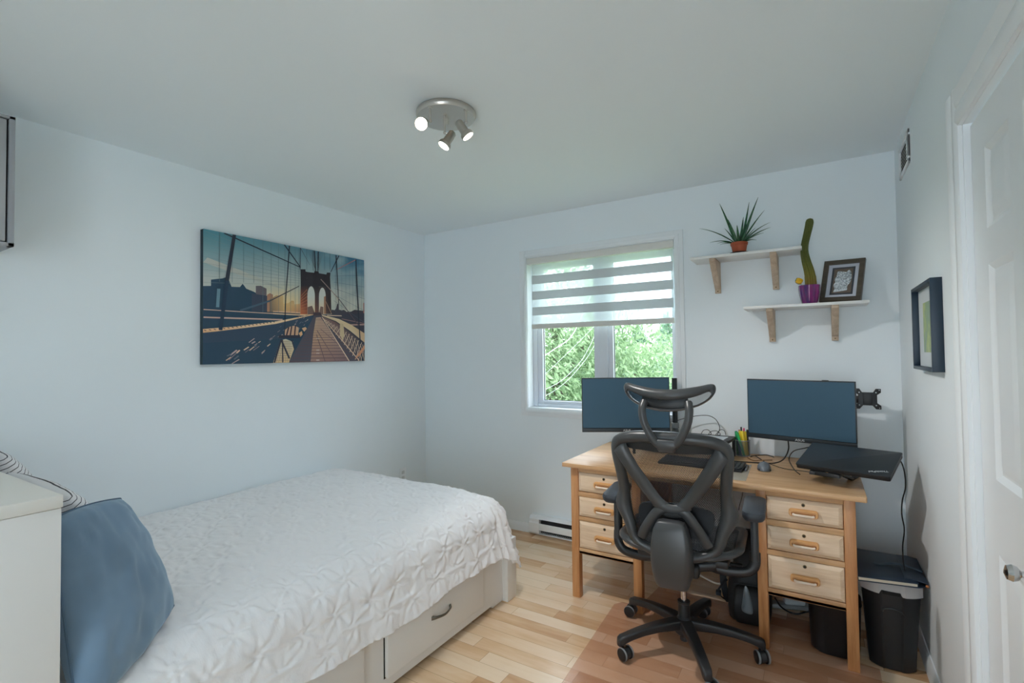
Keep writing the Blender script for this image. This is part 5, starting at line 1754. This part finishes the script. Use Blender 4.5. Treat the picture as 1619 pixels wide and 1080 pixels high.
rings = [[(x, y, z) for x, y in bulge(hw, y0, y1)] for z, hw, y0, y1 in prof]
m.loft(rings)
m.build('bin_shell', M_black, bn, angle=28)
# hollowed grip in the front
m = MB()
A = []
for i in range(9):
    a = PI * i / 8
    A.append([(0.034 * math.cos(a), -0.134, 0.255 + 0.016 * math.sin(a)), (0.034 * math.cos(a) * 0.98, -0.1405, 0.255 + 0.014 * math.sin(a))])
m.grid(A)
m.tube([(0.036 * math.cos(PI * i / 10), -0.1385 + 0.004 * abs(math.cos(PI * i / 10)), 0.25 + 0.02 * math.sin(PI * i / 10)) for i in range(11)], 0.005, 8)
m.build('front_grip', M_black, bn)
m = MB()
hw, y0, y1 = 0.108, -0.157, 0.097
ring0 = bulge(hw, y0, y1)
lip = [[(x, y, z) for x, y in ring0] for z in (0.33, 0.378)]
lip.append([(x * 0.97, y * 0.97, 0.382) for x, y in ring0])
lip.append([(x * 0.90, y * 0.90, 0.380) for x, y in ring0])
# notch in the middle of the rim's lower edge
low = []
for (x, y, z) in lip[0]:
    low.append((x, y, 0.346 if (abs(x + 0.002) < 0.036 and y < 0) else z))
lip[0] = low
m.loft(lip, cap=False)
rm = m.build('rim', pm('pale_grey_rim', (176, 174, 174), 0.45), bn)
MB().box((-0.034, -0.1535, 0.331), (0.03, -0.146, 0.345), 0.002).build('rim_slot', M_dark, bn)

# folder lying on the bin
M_navy = pm('dark_leatherette', (30, 46, 64), 0.45, bump=0.1, bscale=300)
fd = thing('document_folder', 'dark blue folder with a strap flap lying on top of the rimmed bin', 'folder', (0.235, 2.80, 0.383))
MB().prism([(-0.118, -0.195), (0.085, -0.155), (0.085, 0.155), (-0.105, 0.155)], 'Z', 0.003, 0.016, 0.001).build('papers', pm('paper_edges', (226, 214, 194), 0.8), fd)
m = MB()
m.prism([(-0.12, -0.2), (0.088, -0.16), (0.118, -0.14), (0.118, 0.16), (-0.107, 0.16)], 'Z', 0.0, 0.003, 0.0008)
m.prism([(-0.12, -0.2), (0.088, -0.16), (0.088, 0.16), (-0.107, 0.16)], 'Z', 0.016, 0.02, 0.0012)
m.build('cover', M_navy, fd)
MB().loft([[(x, y, z) for x, z in ((0.115, 0.003), (0.124, 0.008), (0.122, 0.02), (0.085, 0.026), (0.046, 0.0235), (0.046, 0.0205), (0.085, 0.022), (0.116, 0.016))] for y in (-0.14, 0.15)]).build('flap', M_navy, fd)
MB().tube(smoothpath([(0.12, -0.03, 0.026), (0.07, -0.02, 0.036), (0.02, -0.005, 0.034), (-0.03, -0.02, 0.024), (-0.05, -0.015, 0.025)], 6), 0.011, 10, flat=(0.25, 1.0), upv=(0, 0, 1)).build('strap', pm('grey_strap', (58, 76, 92), 0.5), fd)
MB().ball((0.118, -0.142, 0.008), 0.006, 10, 8).build('bound_corner', pm('tan_edge', (176, 110, 62), 0.6), fd)
# ------------------------------------------------------------------ wall shelves
def shelf(label, x0, x1, ztop, bxs, zbot):
    yf = 3.13
    xm = (x0 + x1) / 2
    r = thing('wall_shelf', label, 'shelf', (xm, YB, ztop))
    MB().box((x0 - xm, yf - YB, -0.0155), (x1 - xm, -0.001, 0), 0.0015).build('board', M_white, r)
    for bx_ in bxs:
        b0 = bx_ - xm
        zt = -0.0155
        zb = zbot - ztop
        m = MB()
        # tapered bracket: deep at the top, thin at the foot
        m.prism([(-0.002, zt), (yf - YB + 0.012, zt), (yf - YB + 0.010, zt - 0.016), (-0.03, zb + 0.028), (-0.022, zb + 0.024), (-0.022, zb), (-0.002, zb)], 'X', b0 - 0.0165, b0 + 0.0165, 0.0012)
        b = m.build('bracket', M_bracket, r)
        Mk = Matrix.Translation((b0, -0.022, zb + 0.012)) @ Matrix.Rotation(PI / 2, 4, 'X')
        MB().lathe([(0.0042, 0), (0.0042, 0.001), (0.001, 0.0016)], 12, Mk).build('screw', M_brass, b)
    return r
S1Z, S2Z = 1.944, 1.627
shelf('upper white wall shelf on two wooden brackets, holding the spiky plant', -0.66, -0.072, S1Z, (-0.535, -0.213), 1.735)
shelf('lower white wall shelf on two wooden brackets, holding the cactus and framed leaf', -0.37, 0.222, S2Z, (-0.238, 0.074), 1.424)

# ------------------------------------------------------------------ spiky plant
ap = thing('spiky_plant', 'spiky green plant in a small terracotta pot on the upper shelf', 'plant', (-0.392, 3.195, S1Z))
M_terra = pm('terracotta', (166, 78, 46), 0.6, var=0.08, vscale=40)
MB().lathe([(0.001, 0), (0.05, 0), (0.056, 0.006), (0.054, 0.009), (0.045, 0.005), (0.001, 0.004)], 32).build('saucer', M_black, ap)
MB().lathe([(0.001, 0.006), (0.034, 0.006), (0.036, 0.01), (0.0435, 0.052), (0.047, 0.054), (0.0478, 0.068), (0.045, 0.069), (0.043, 0.058), (0.001, 0.058)], 36).build('pot', M_terra, ap)
MB().lathe([(0.0435, 0.0585), (0.03, 0.062), (0.001, 0.063)], 24).build('soil', pm('dark_soil', (44, 34, 28), 0.95, bump=0.5, bscale=200), ap)
T = NT('succulent_leaf')
f = T.noise(T.coord('Object'), 60, 2)
T.l(T.ramp(f, [(0.4, lin((26, 70, 46))), (0.62, lin((46, 100, 62)))]), T.b.inputs['Base Color'])
T.b.inputs['Roughness'].default_value = 0.35
M_leafy = T.m
tips = [(-0.219, 0.112, -0.02, .035), (-0.168, 0.028, 0.03, .03), (-0.115, 0.004, -0.04, .02), (-0.098, -0.008, -0.05, .016), (-0.086, 0.11, 0.05, .01), (-0.05, 0.135, -0.06, .012), (-0.103, 0.252, 0.0, .012), (0.02, 0.165, 0.06, .01),
        (0.057, 0.238, 0.02, -.01), (0.11, 0.245, -0.03, .015), (0.143, 0.16, -0.05, .02), (0.166, 0.102, 0.02, .03), (0.172, 0.055, -0.06, .02), (0.085, 0.09, 0.055, .01), (0.1, -0.008, -0.06, .02), (0.13, 0.05, 0.04, .02), (0.0, 0.09, -0.075, .02)]
for i, (tx, tz, ty, sag) in enumerate(tips):
    a = math.atan2(ty, tx)
    base = Vector((0.014 * math.cos(a), 0.014 * math.sin(a), 0.062))
    tip = Vector((tx, ty, 0.068 + tz))
    mid = base.lerp(tip, 0.5) + Vector((0, 0, sag))
    P_ = [base + (mid - base) * (2 * q) if False else (base * (1 - q) ** 2 + mid * (2 * q * (1 - q)) + tip * q * q) for q in [k / 10 for k in range(11)]]
    P_ = smoothpath(P_, 1)
    n = len(P_)
    L = (tip - base).length
    r0 = 0.0085 if L > 0.1 else 0.0068
    rr = [r0 * (0.75 + 0.5 * (k / n)) if k / n < 0.25 else r0 * 0.9 * (1 - ((k / (n - 1)) - 0.25) / 0.75) ** 0.8 + 0.0006 for k in range(n)]
    MB().tube(P_, rr, 8, flat=(0.45, 1.0)).build('leaf', M_leafy, ap)

# ------------------------------------------------------------------ cactus with its flower pick
cp = thing('potted_cactus', 'tall bending golden-spined cactus in a purple glazed pot on the lower shelf', 'cactus', (-0.043, 3.2, S2Z))
T = NT('purple_glaze')
f = T.noise(T.coord('Object', (22, 22, 3)), 1.6, 3)
T.l(T.ramp(f, [(0.35, lin((70, 20, 92))), (0.65, lin((140, 28, 112)))]), T.b.inputs['Base Color'])
T.b.inputs['Roughness'].default_value = 0.12
T.b.inputs['Coat Weight'].default_value = 0.6
prof = [(0.034, 0.0), (0.037, 0.004), (0.04, 0.02), (0.047, 0.05), (0.051, 0.085), (0.0525, 0.103), (0.050, 0.104), (0.048, 0.09), (0.046, 0.085)]
m = MB()
n = 48
rings = []
for r_, z in prof:
    rings.append([((r_ + 0.0016 * math.cos(12 * 2 * PI * k / n) * min(1, z / 0.02) * (1 if z < 0.09 else 0.2)) * math.cos(2 * PI * k / n), (r_ + 0.0016 * math.cos(12 * 2 * PI * k / n) * min(1, z / 0.02) * (1 if z < 0.09 else 0.2)) * math.sin(2 * PI * k / n), z) for k in range(n)])
m.loft(rings)
m.build('glazed_pot', T.m, cp)
ctr = smoothpath([(0.008, 0, 0.085), (0.008, 0, 0.115), (0.006, 0, 0.15), (0.0, 0, 0.19), (-0.011, 0, 0.24), (-0.018, 0, 0.29), (-0.015, 0, 0.335), (-0.003, 0, 0.39), (0.006, 0.002, 0.43), (0.011, 0.003, 0.462), (0.012, 0.003, 0.476)], 5)
n = len(ctr)
def crad(q):
    if q < 0.22:
        return 0.0275 - 0.002 * (q / 0.22)
    if q < 0.9:
        return 0.0225 - 0.006 * ((q - 0.22) / 0.68) + 0.002 * math.cos((q - 0.22) * 9)
    return max(0.004, 0.0165 * math.sqrt(max(0.0, 1 - ((q - 0.9) / 0.101) ** 2)))
vs, fs = [], []
NR = 30
for i in range(n):
    q = i / (n - 1)
    t_ = (ctr[min(i + 1, n - 1)] - ctr[max(i - 1, 0)]).normalized()
    nx = Vector((1, 0, 0)) - t_ * t_.x
    nx.normalize()
    ny = t_.cross(nx)
    for k in range(NR):
        a = 2 * PI * k / NR
        r_ = crad(q) * (1 + 0.08 * math.cos(a * 15))
        vs.append(ctr[i] + nx * math.cos(a) * r_ + ny * math.sin(a) * r_)
for i in range(n - 1):
    for k in range(NR):
        fs.append((i * NR + k, i * NR + (k + 1) % NR, (i + 1) * NR + (k + 1) % NR, (i + 1) * NR + k))
fs.append(tuple((n - 1) * NR + k for k in range(NR)))
T = NT('cactus_skin')
sp = T.n('ShaderNodeSeparateXYZ')
tc = T.n('ShaderNodeTexCoord')
T.l(tc.outputs['Object'], sp.inputs[0])
f = T.math('ADD', T.math('MULTIPLY', sp.outputs[2], 3.2), T.math('MULTIPLY', T.noise(T.coord('Object'), 50, 3), 0.35))
T.l(T.ramp(f, [(0.42, lin((126, 96, 40))), (0.7, lin((112, 104, 34))), (0.85, lin((98, 100, 36))), (1.0, lin((84, 92, 40)))]), T.b.inputs['Base Color'])
T.b.inputs['Roughness'].default_value = 0.75
stem_o = MB().add(vs, fs).build('cactus_stem', T.m, cp)
m = MB()
for i in range(1500):
    q = rng.random()
    ii = min(n - 2, int(q * (n - 1)))
    c_ = ctr[ii]
    a = 2 * PI * (rng.integers(0, 15) + rng.normal(0, 0.06)) / 15
    d = Vector((math.cos(a), math.sin(a), rng.normal(0.15, 0.5))).normalized()
    p0 = c_ + Vector((math.cos(a), math.sin(a), 0)) * crad(q) * 1.03 + Vector((0, 0, rng.uniform(-0.006, 0.006)))
    L = rng.uniform(0.003, 0.0075)
    side = d.cross(Vector((0, 0, 1))).normalized() * 0.00035
    p0 = p0 - d * 0.0005
    m.add([p0 - side, p0 + side, p0 + d * L], [(0, 1, 2)])
sp_o = m.build('spines', pm('golden_spines', (168, 138, 62), 0.7), stem_o, fixn=False, flatshade=True)
sp_o['kind'] = 'stuff'
fp = thing('flower_pick', 'small yellow artificial flower with green sepals stuck beside the cactus', 'flower', (-0.092, 3.185, S2Z + 0.132))
M_pet = pm('yellow_petal', (226, 178, 24), 0.5)
m = MB()
for k in range(6):
    a = 2 * PI * k / 6
    c_ = Vector((0.003, 0.009 * math.cos(a), 0.009 * math.sin(a)))
    m.ball(c_, (0.017, 0.008, 0.008), 10, 8)
m.ball((0.006, 0, 0), (0.015, 0.008, 0.008), 10, 8)
Mf = Matrix.Rotation(math.radians(28), 4, 'Y')
m.v = [tuple(Mf @ Vector(p)) for p in m.v]
m.build('petals', M_pet, fp)
m = MB()
for k in range(5):
    a = 2 * PI * k / 5 + 0.3
    m.tube([(-0.014, 0, 0), (-0.012, 0.008 * math.cos(a), 0.008 * math.sin(a)), (-0.002, 0.013 * math.cos(a), 0.013 * math.sin(a))], [0.003, 0.005, 0.0015], 8, flat=(0.5, 1))
m.v = [tuple(Mf @ Vector(p)) for p in m.v]
m.build('sepals', pm('dark_green_sepal', (30, 84, 66), 0.5), fp)
MB().tube(smoothpath([(-0.012, 0, 0.006), (-0.016, 0.002, -0.006), (-0.004, 0.006, -0.018), (0.014, 0.010, -0.024), (0.024, 0.012, -0.05)], 5), 0.0011, 6).build('flower_stem', pm('wire_green', (120, 128, 110), 0.5), fp)

# ------------------------------------------------------------------ framed silver leaf on the shelf
M_darkwood = wood('dark_brown_frame', (58, 50, 42), (74, 66, 56), (88, 78, 66), 'X', 0.4)
FW, FH = 0.193, 0.252
lean = math.radians(-22)
ff = thing('framed_leaf_art', 'dark brown frame with an embossed silver leaf, leaning on the lower shelf', 'picture frame', (0.098, 3.218, S2Z + 0.004), rot=(lean, math.radians(2.0), math.radians(-15)))
def frame_border(mb, W_, H_, w_, d0, d1):
    out = [(-W_ / 2, 0), (W_ / 2, 0), (W_ / 2, H_), (-W_ / 2, H_)]
    inn = [(-W_ / 2 + w_, w_), (W_ / 2 - w_, w_), (W_ / 2 - w_, H_ - w_), (-W_ / 2 + w_, H_ - w_)]
    rings = []
    for pts, y in ((out, d1), (out, d0 + 0.002), ([(x * 0.985, 0.002 + z * 0.984) for x, z in out], d0), (inn, d0 + 0.002), (inn, d1)):
        rings.append([(x, y, z) for x, z in pts])
    vs = [p for r in rings for p in r]
    fs = []
    for i in range(len(rings) - 1):
        for k in range(4):
            fs.append((i * 4 + k, i * 4 + (k + 1) % 4, (i + 1) * 4 + (k + 1) % 4, (i + 1) * 4 + k))
    return mb.add(vs, fs)
frame_border(MB(), FW, FH, 0.024, -0.018, 0.004).build('frame', M_darkwood, ff, flatshade=True)
MB().box((-FW / 2 + 0.02, -0.002, 0.02), (FW / 2 - 0.02, 0.002, FH - 0.02)).build('backing_board', M_darkwood, ff)
m = MB()
frame_border(m, FW - 0.046, FH - 0.046, 0.021, -0.006, -0.002)
m.v = [(x, y, z + 0.023) for x, y, z in m.v]
m.build('white_mount', pm('white_mount_card', (196, 200, 212), 0.6), ff, flatshade=True)
m = MB()
frame_border(m, FW - 0.086, FH - 0.086, 0.008, -0.0085, -0.002)
m.v = [(x, y, z + 0.043) for x, y, z in m.v]
m.build('inner_border', pm('slate_border', (58, 62, 70), 0.5), ff, flatshade=True)
MB().box((-0.047, -0.0032, 0.05), (0.047, -0.002, FH - 0.05)).build('brown_ground', pm('brown_ground', (112, 100, 90), 0.7), ff)
# embossed leaf plate
lo_ = smoothclosed([(-0.036, 0.060), (-0.012, 0.062), (0.014, 0.066), (0.026, 0.07), (0.026, 0.096), (0.036, 0.112), (0.041, 0.14), (0.038, 0.17), (0.028, 0.19), (0.012, 0.178), (-0.008, 0.186), (-0.028, 0.184), (-0.03, 0.16), (-0.038, 0.14), (-0.034, 0.116), (-0.041, 0.1), (-0.034, 0.08)], 4)
lo2 = [(p.x, p.y) for p in [Vector((q[0], q[1], 0)) for q in [(v_.x, v_.y) for v_ in lo_]]]
cx_, cz_ = 0.0, 0.125
rings = []
for f in (1.0, 0.97, 0.85, 0.7, 0.55, 0.4, 0.25, 0.1):
    row = []
    for (x, z) in lo2:
        X_, Z_ = cx_ + (x - cx_) * f, cz_ + (z - cz_) * f
        h = 0.0012 if f == 1.0 else 0.004 + 0.0018 * math.sin(X_ * 190 + 60 * Z_ + 9 * noise.noise(Vector((X_ * 40, Z_ * 40, 0)))) + 0.0012 * math.sin(Z_ * 260 - X_ * 120)
        row.append((X_, -0.0032 - h, Z_))
    rings.append(row)
m = MB().loft(rings)
T = NT('embossed_silver')
f = T.noise(T.coord('Object', (1, 1, 1), (0, 0.6, 0)), 55, 3, 0.5, 2.5)
T.l(T.ramp(f, [(0.35, lin((120, 132, 140))), (0.5, lin((200, 208, 214))), (0.62, lin((226, 230, 234)))]), T.b.inputs['Base Color'])
T.b.inputs['Roughness'].default_value = 0.35
T.b.inputs['Metallic'].default_value = 0.25
T.bump(f, 0.6, 0.003)
m.build('silver_leaf', T.m, ff, angle=80)

# ------------------------------------------------------------------ framed watercolour on the right wall
pf = thing('framed_watercolour', 'black box frame with a green watercolour on the right wall beside the closet', 'picture frame', (XR, 2.443, 1.455))
PY0, PY1, PZ0, PZ1, PD = -0.2075, 0.2075, -0.165, 0.165, 0.034
M_bframe = pm('black_box_frame', (22, 44, 62), 0.4)
m = MB()
fwid = 0.013
for lo, hi in (((-PD, PY0, PZ0), (0, PY0 + fwid, PZ1)), ((-PD, PY1 - fwid, PZ0), (0, PY1, PZ1)), ((-PD, PY0 + fwid, PZ1 - fwid), (0, PY1 - fwid, PZ1)), ((-PD, PY0 + fwid, PZ0), (0, PY1 - fwid, PZ0 + fwid))):
    m.box(lo, hi, 0.001)
m.build('box_frame', M_bframe, pf)
MB().box((-0.012, PY0 + fwid, PZ0 + fwid), (-0.008, PY1 - fwid, PZ1 - fwid)).build('mount_card', pm('pale_mount_card', (204, 210, 214), 0.6), pf)
T = NT('green_watercolour')
f = T.noise(T.coord('Object', (1, 2, 1)), 9, 4, 0.6, 1.0)
T.l(T.ramp(f, [(0.3, lin((150, 168, 176))), (0.45, lin((140, 164, 132))), (0.6, lin((176, 190, 130))), (0.75, lin((196, 198, 160)))]), T.b.inputs['Base Color'])
T.b.inputs['Roughness'].default_value = 0.6
MB().box((-0.0126, -0.125, -0.097), (-0.0119, 0.095, 0.097)).build('watercolour', T.m, pf)

# ------------------------------------------------------------------ outside the window
def gz(x, y):
    return -2.3 + 0.26 * min(16, max(0, y - 10))
struct(MB().grid([[(x, y, gz(x, y) + 0.08 * noise.noise(Vector((x * .2, y * .2, 0)))) for y in np.linspace(3.6, 70, 40)] for x in np.linspace(-45, 20, 30)]).build('lawn', pm('lawn_grass', (128, 152, 104), 0.9, var=0.2, vscale=3, bump=0.4, bscale=30)))
def leaf_mat(name, a, b, c):
    T = NT(name)
    f = T.noise(T.coord('Object'), 1.4, 4, 0.6)
    oi = T.n('ShaderNodeNewGeometry')
    k = T.math('ADD', T.math('MULTIPLY', f, 0.6), T.math('MULTIPLY', oi.outputs['Random Per Island'], 0.4))
    col = T.ramp(k, [(0.3, lin(a)), (0.5, lin(b)), (0.72, lin(c))])
    df = T.n('ShaderNodeBsdfDiffuse')
    tl = T.n('ShaderNodeBsdfTranslucent')
    T.l(col, df.inputs['Color'])
    T.l(col, tl.inputs['Color'])
    mx = T.n('ShaderNodeMixShader')
    mx.inputs[0].default_value = 0.6
    T.l(df.outputs[0], mx.inputs[1])
    T.l(tl.outputs[0], mx.inputs[2])
    T.l(mx.outputs[0], T.out.inputs['Surface'])
    return T.m
M_lf1 = leaf_mat('bright_foliage', (108, 134, 98), (148, 170, 132), (180, 200, 162))
M_lf2 = leaf_mat('grey_green_foliage', (110, 134, 110), (144, 166, 142), (176, 194, 168))
M_lf3 = leaf_mat('spruce_foliage', (96, 128, 106), (132, 162, 138), (164, 190, 164))
M_bark = pm('tree_bark', (96, 84, 74), 0.9, var=0.2, vscale=12)
def crown_mesh(blobs, nleaf, size, droop=0.0, spread=0.35):
    vs, fs = [], []
    wts = np.array([b[3] * b[4] * b[5] for b in blobs])
    wts = wts / wts.sum()
    which = rng.choice(len(blobs), nleaf, p=wts)
    dirs = rng.normal(size=(nleaf, 3))
    dirs /= np.linalg.norm(dirs, axis=1)[:, None]
    rad = 1 - np.abs(rng.normal(0, spread, nleaf))
    for i in range(nleaf):
        b = blobs[which[i]]
        d = dirs[i]
        c = Vector((b[0] + d[0] * b[3] * rad[i], b[1] + d[1] * b[4] * rad[i], b[2] + d[2] * b[5] * rad[i]))
        n_ = Vector((d[0] + rng.normal(0, .5), d[1] + rng.normal(0, .5), d[2] + rng.normal(0, .5) + 0.4)).normalized()
        t_ = n_.cross(Vector((rng.normal(), rng.normal(), rng.normal() - droop * 2))).normalized()
        if droop:
            t_ = (t_ + Vector((0, 0, -droop))).normalized()
        s_ = n_.cross(t_).normalized()
        L = size * rng.uniform(0.6, 1.4)
        w_ = L * 0.32
        o = len(vs)
        vs += [c - t_ * L * 0.5, c + s_ * w_ * 0.5, c + t_ * L * 0.5 + n_ * -0.1 * L, c - s_ * w_ * 0.5]
        fs.append((o, o + 1, o + 2, o + 3))
    return vs, fs
def tree(name, label, cat, base, blobs, nleaf, size, mat, trunk=0.1, droop=0.0, group=None):
    r = thing(name, label, cat, base, 0, group)
    vs, fs = crown_mesh(blobs, nleaf, size, droop)
    MB().add(vs, fs).build('foliage', mat, r, fixn=False, flatshade=True)
    m = MB()
    top = max(b[2] for b in blobs)
    m.tube(smoothpath([(0, 0, 0), (0.06, 0, top * 0.4), (0, 0.05, top * 0.95)], 4), [trunk * (1 - 0.07 * k) for k in range(9)], 8)
    for b in blobs[:8]:
        m.tube([(0.03, 0, min(top * 0.5, b[2] * 0.6)), (b[0] * 0.5, b[1] * 0.5, b[2] * 0.85), (b[0], b[1], b[2])], [trunk * 0.5, trunk * 0.3, trunk * 0.12], 6)
    m.build('trunk', M_bark, r)
    return r
big = [(0, 0, 3.0, 1.5, 1.4, 1.7), (-1.2, 0.3, 2.2, 1.3, 1.1, 1.2), (1.2, 0.2, 2.4, 1.2, 1.1, 1.3), (0.3, -0.5, 1.5, 1.3, 1.0, 1.0), (-0.7, -0.4, 3.9, 1.1, 1.0, 1.2), (0.9, 0.3, 4.2, 1.0, 1.0, 1.1), (-1.7, 0, 3.4, 1.0, 0.9, 1.2), (1.8, 0.5, 3.3, .9, .9, 1.1), (0, 0, 5.0, .9, .9, .9), (-1.2, -.2, 1.0, 1.1, .9, .8), (1.3, -.1, 1.0, 1.1, .9, .8)]
tree('willow_tree', 'big bright green willow-like tree filling the left window pane', 'tree', (-4.9, 9.6, -2.3), big, 30000, 0.13, M_lf1, 0.13, 0.7)
tree('leafy_tree', 'pale green leafy tree seen at the left of the right window pane', 'tree', (-5.85, 14.5, gz(0, 14.5)), [(0, 0, 2.6, 1.0, 1.0, 1.5), (-.6, 0, 1.5, 1.0, .9, 1.0), (.5, 0, 1.3, .9, .9, 1.0), (0, 0, 3.8, .8, .8, 1.0), (-.8, .2, 3.0, .9, .8, 1.1), (-.4, 0, 4.8, .7, .7, .9)], 12000, 0.13, M_lf2, 0.1, 0.3)
bl_ = 'grey-green bush in the overgrown bank outside the right window pane'
for i, (x, y, s_, lab) in enumerate(((-4.85, 13.2, 1.0, 'grey-green bush on the bank nearest the leafy tree, behind the left monitor'), (-3.25, 13.6, 1.0, 'grey-green bush at the right edge of the bank outside the right window pane'), (-4.15, 15.4, 1.1, 'grey-green bush in the middle of the bank outside the right window pane'),
                                  (-4.75, 18.0, 1.2, 'farther grey-green bush higher on the bank, below the small spruce'), (-6.3, 17.6, 1.2, 'farther grey-green bush on the bank, half hidden by the leafy tree'))):
    tree('bank_bush', lab, 'bush', (x, y, gz(x, y)), [(0, 0, .9 * s_, .8 * s_, .7, .8 * s_), (-.4, 0, .5 * s_, .7, .6, .6), (.4, .1, .55 * s_, .7, .6, .6), (.1, 0, 1.5 * s_, .5, .5, .55)], 4500, 0.11, M_lf2, 0.05, 0.0, 'bushes on the bank outside')
def spruce(label, x, y, h, wd):
    bl2 = []
    for k in range(9):
        q = k / 8
        bl2.append((rng.normal(0, .05), 0, h * (0.12 + 0.85 * q), wd * (1 - q) + .12, wd * (1 - q) + .12, h * 0.09))
    return tree('spruce_tree', label, 'tree', (x, y, gz(x, y)), bl2, 2600, 0.22, M_lf3, 0.07, 0.5, 'spruces on the skyline')
spruce('small rounded spruce on the skyline in the right window pane', -14.2, 45, 2.5, 1.0)
spruce('tall thin spruce tops at the right edge of the right window pane', -11.5, 45, 3.4, .8)
spruce('taller spruce on the skyline next to the window frame', -13.2, 50, 3.7, .9)
M_wirew = pm('pale_cable_sheath', (200, 212, 204), 0.5)
for lab, pts, r_ in (('thick pale utility line, uppermost, crossing the left window pane', [(-4.2, 7, 1.1), (-3.73, 7, 1.34), (-3.52, 7, 1.46), (-3.34, 7, 1.56), (-3.24, 7, 1.66), (-3.15, 7, 1.80), (-2.9, 7, 2.3)], 0.006),
                     ('thin pale utility line, second from the top, crossing the left window pane', [(-4.1, 7, .75), (-3.66, 7, 1.1), (-3.3, 7, 1.4), (-2.96, 7, 1.7), (-2.6, 7, 2.05)], 0.002),
                     ('pale utility line, second from the bottom, crossing the left window pane', [(-4.2, 7, .62), (-3.73, 7, .8), (-3.42, 7, .96), (-3.14, 7, 1.21), (-2.96, 7, 1.47), (-2.8, 7, 1.8)], 0.0025),
                     ('pale utility line, lowest, crossing the left window pane', [(-4.2, 7, .55), (-3.73, 7, .70), (-3.36, 7, .93), (-3.04, 7, 1.26), (-2.9, 7, 1.46), (-2.76, 7, 1.7)], 0.0022)):
    cable('utility_line', lab, pts, r_, M_wirew, 'cable')
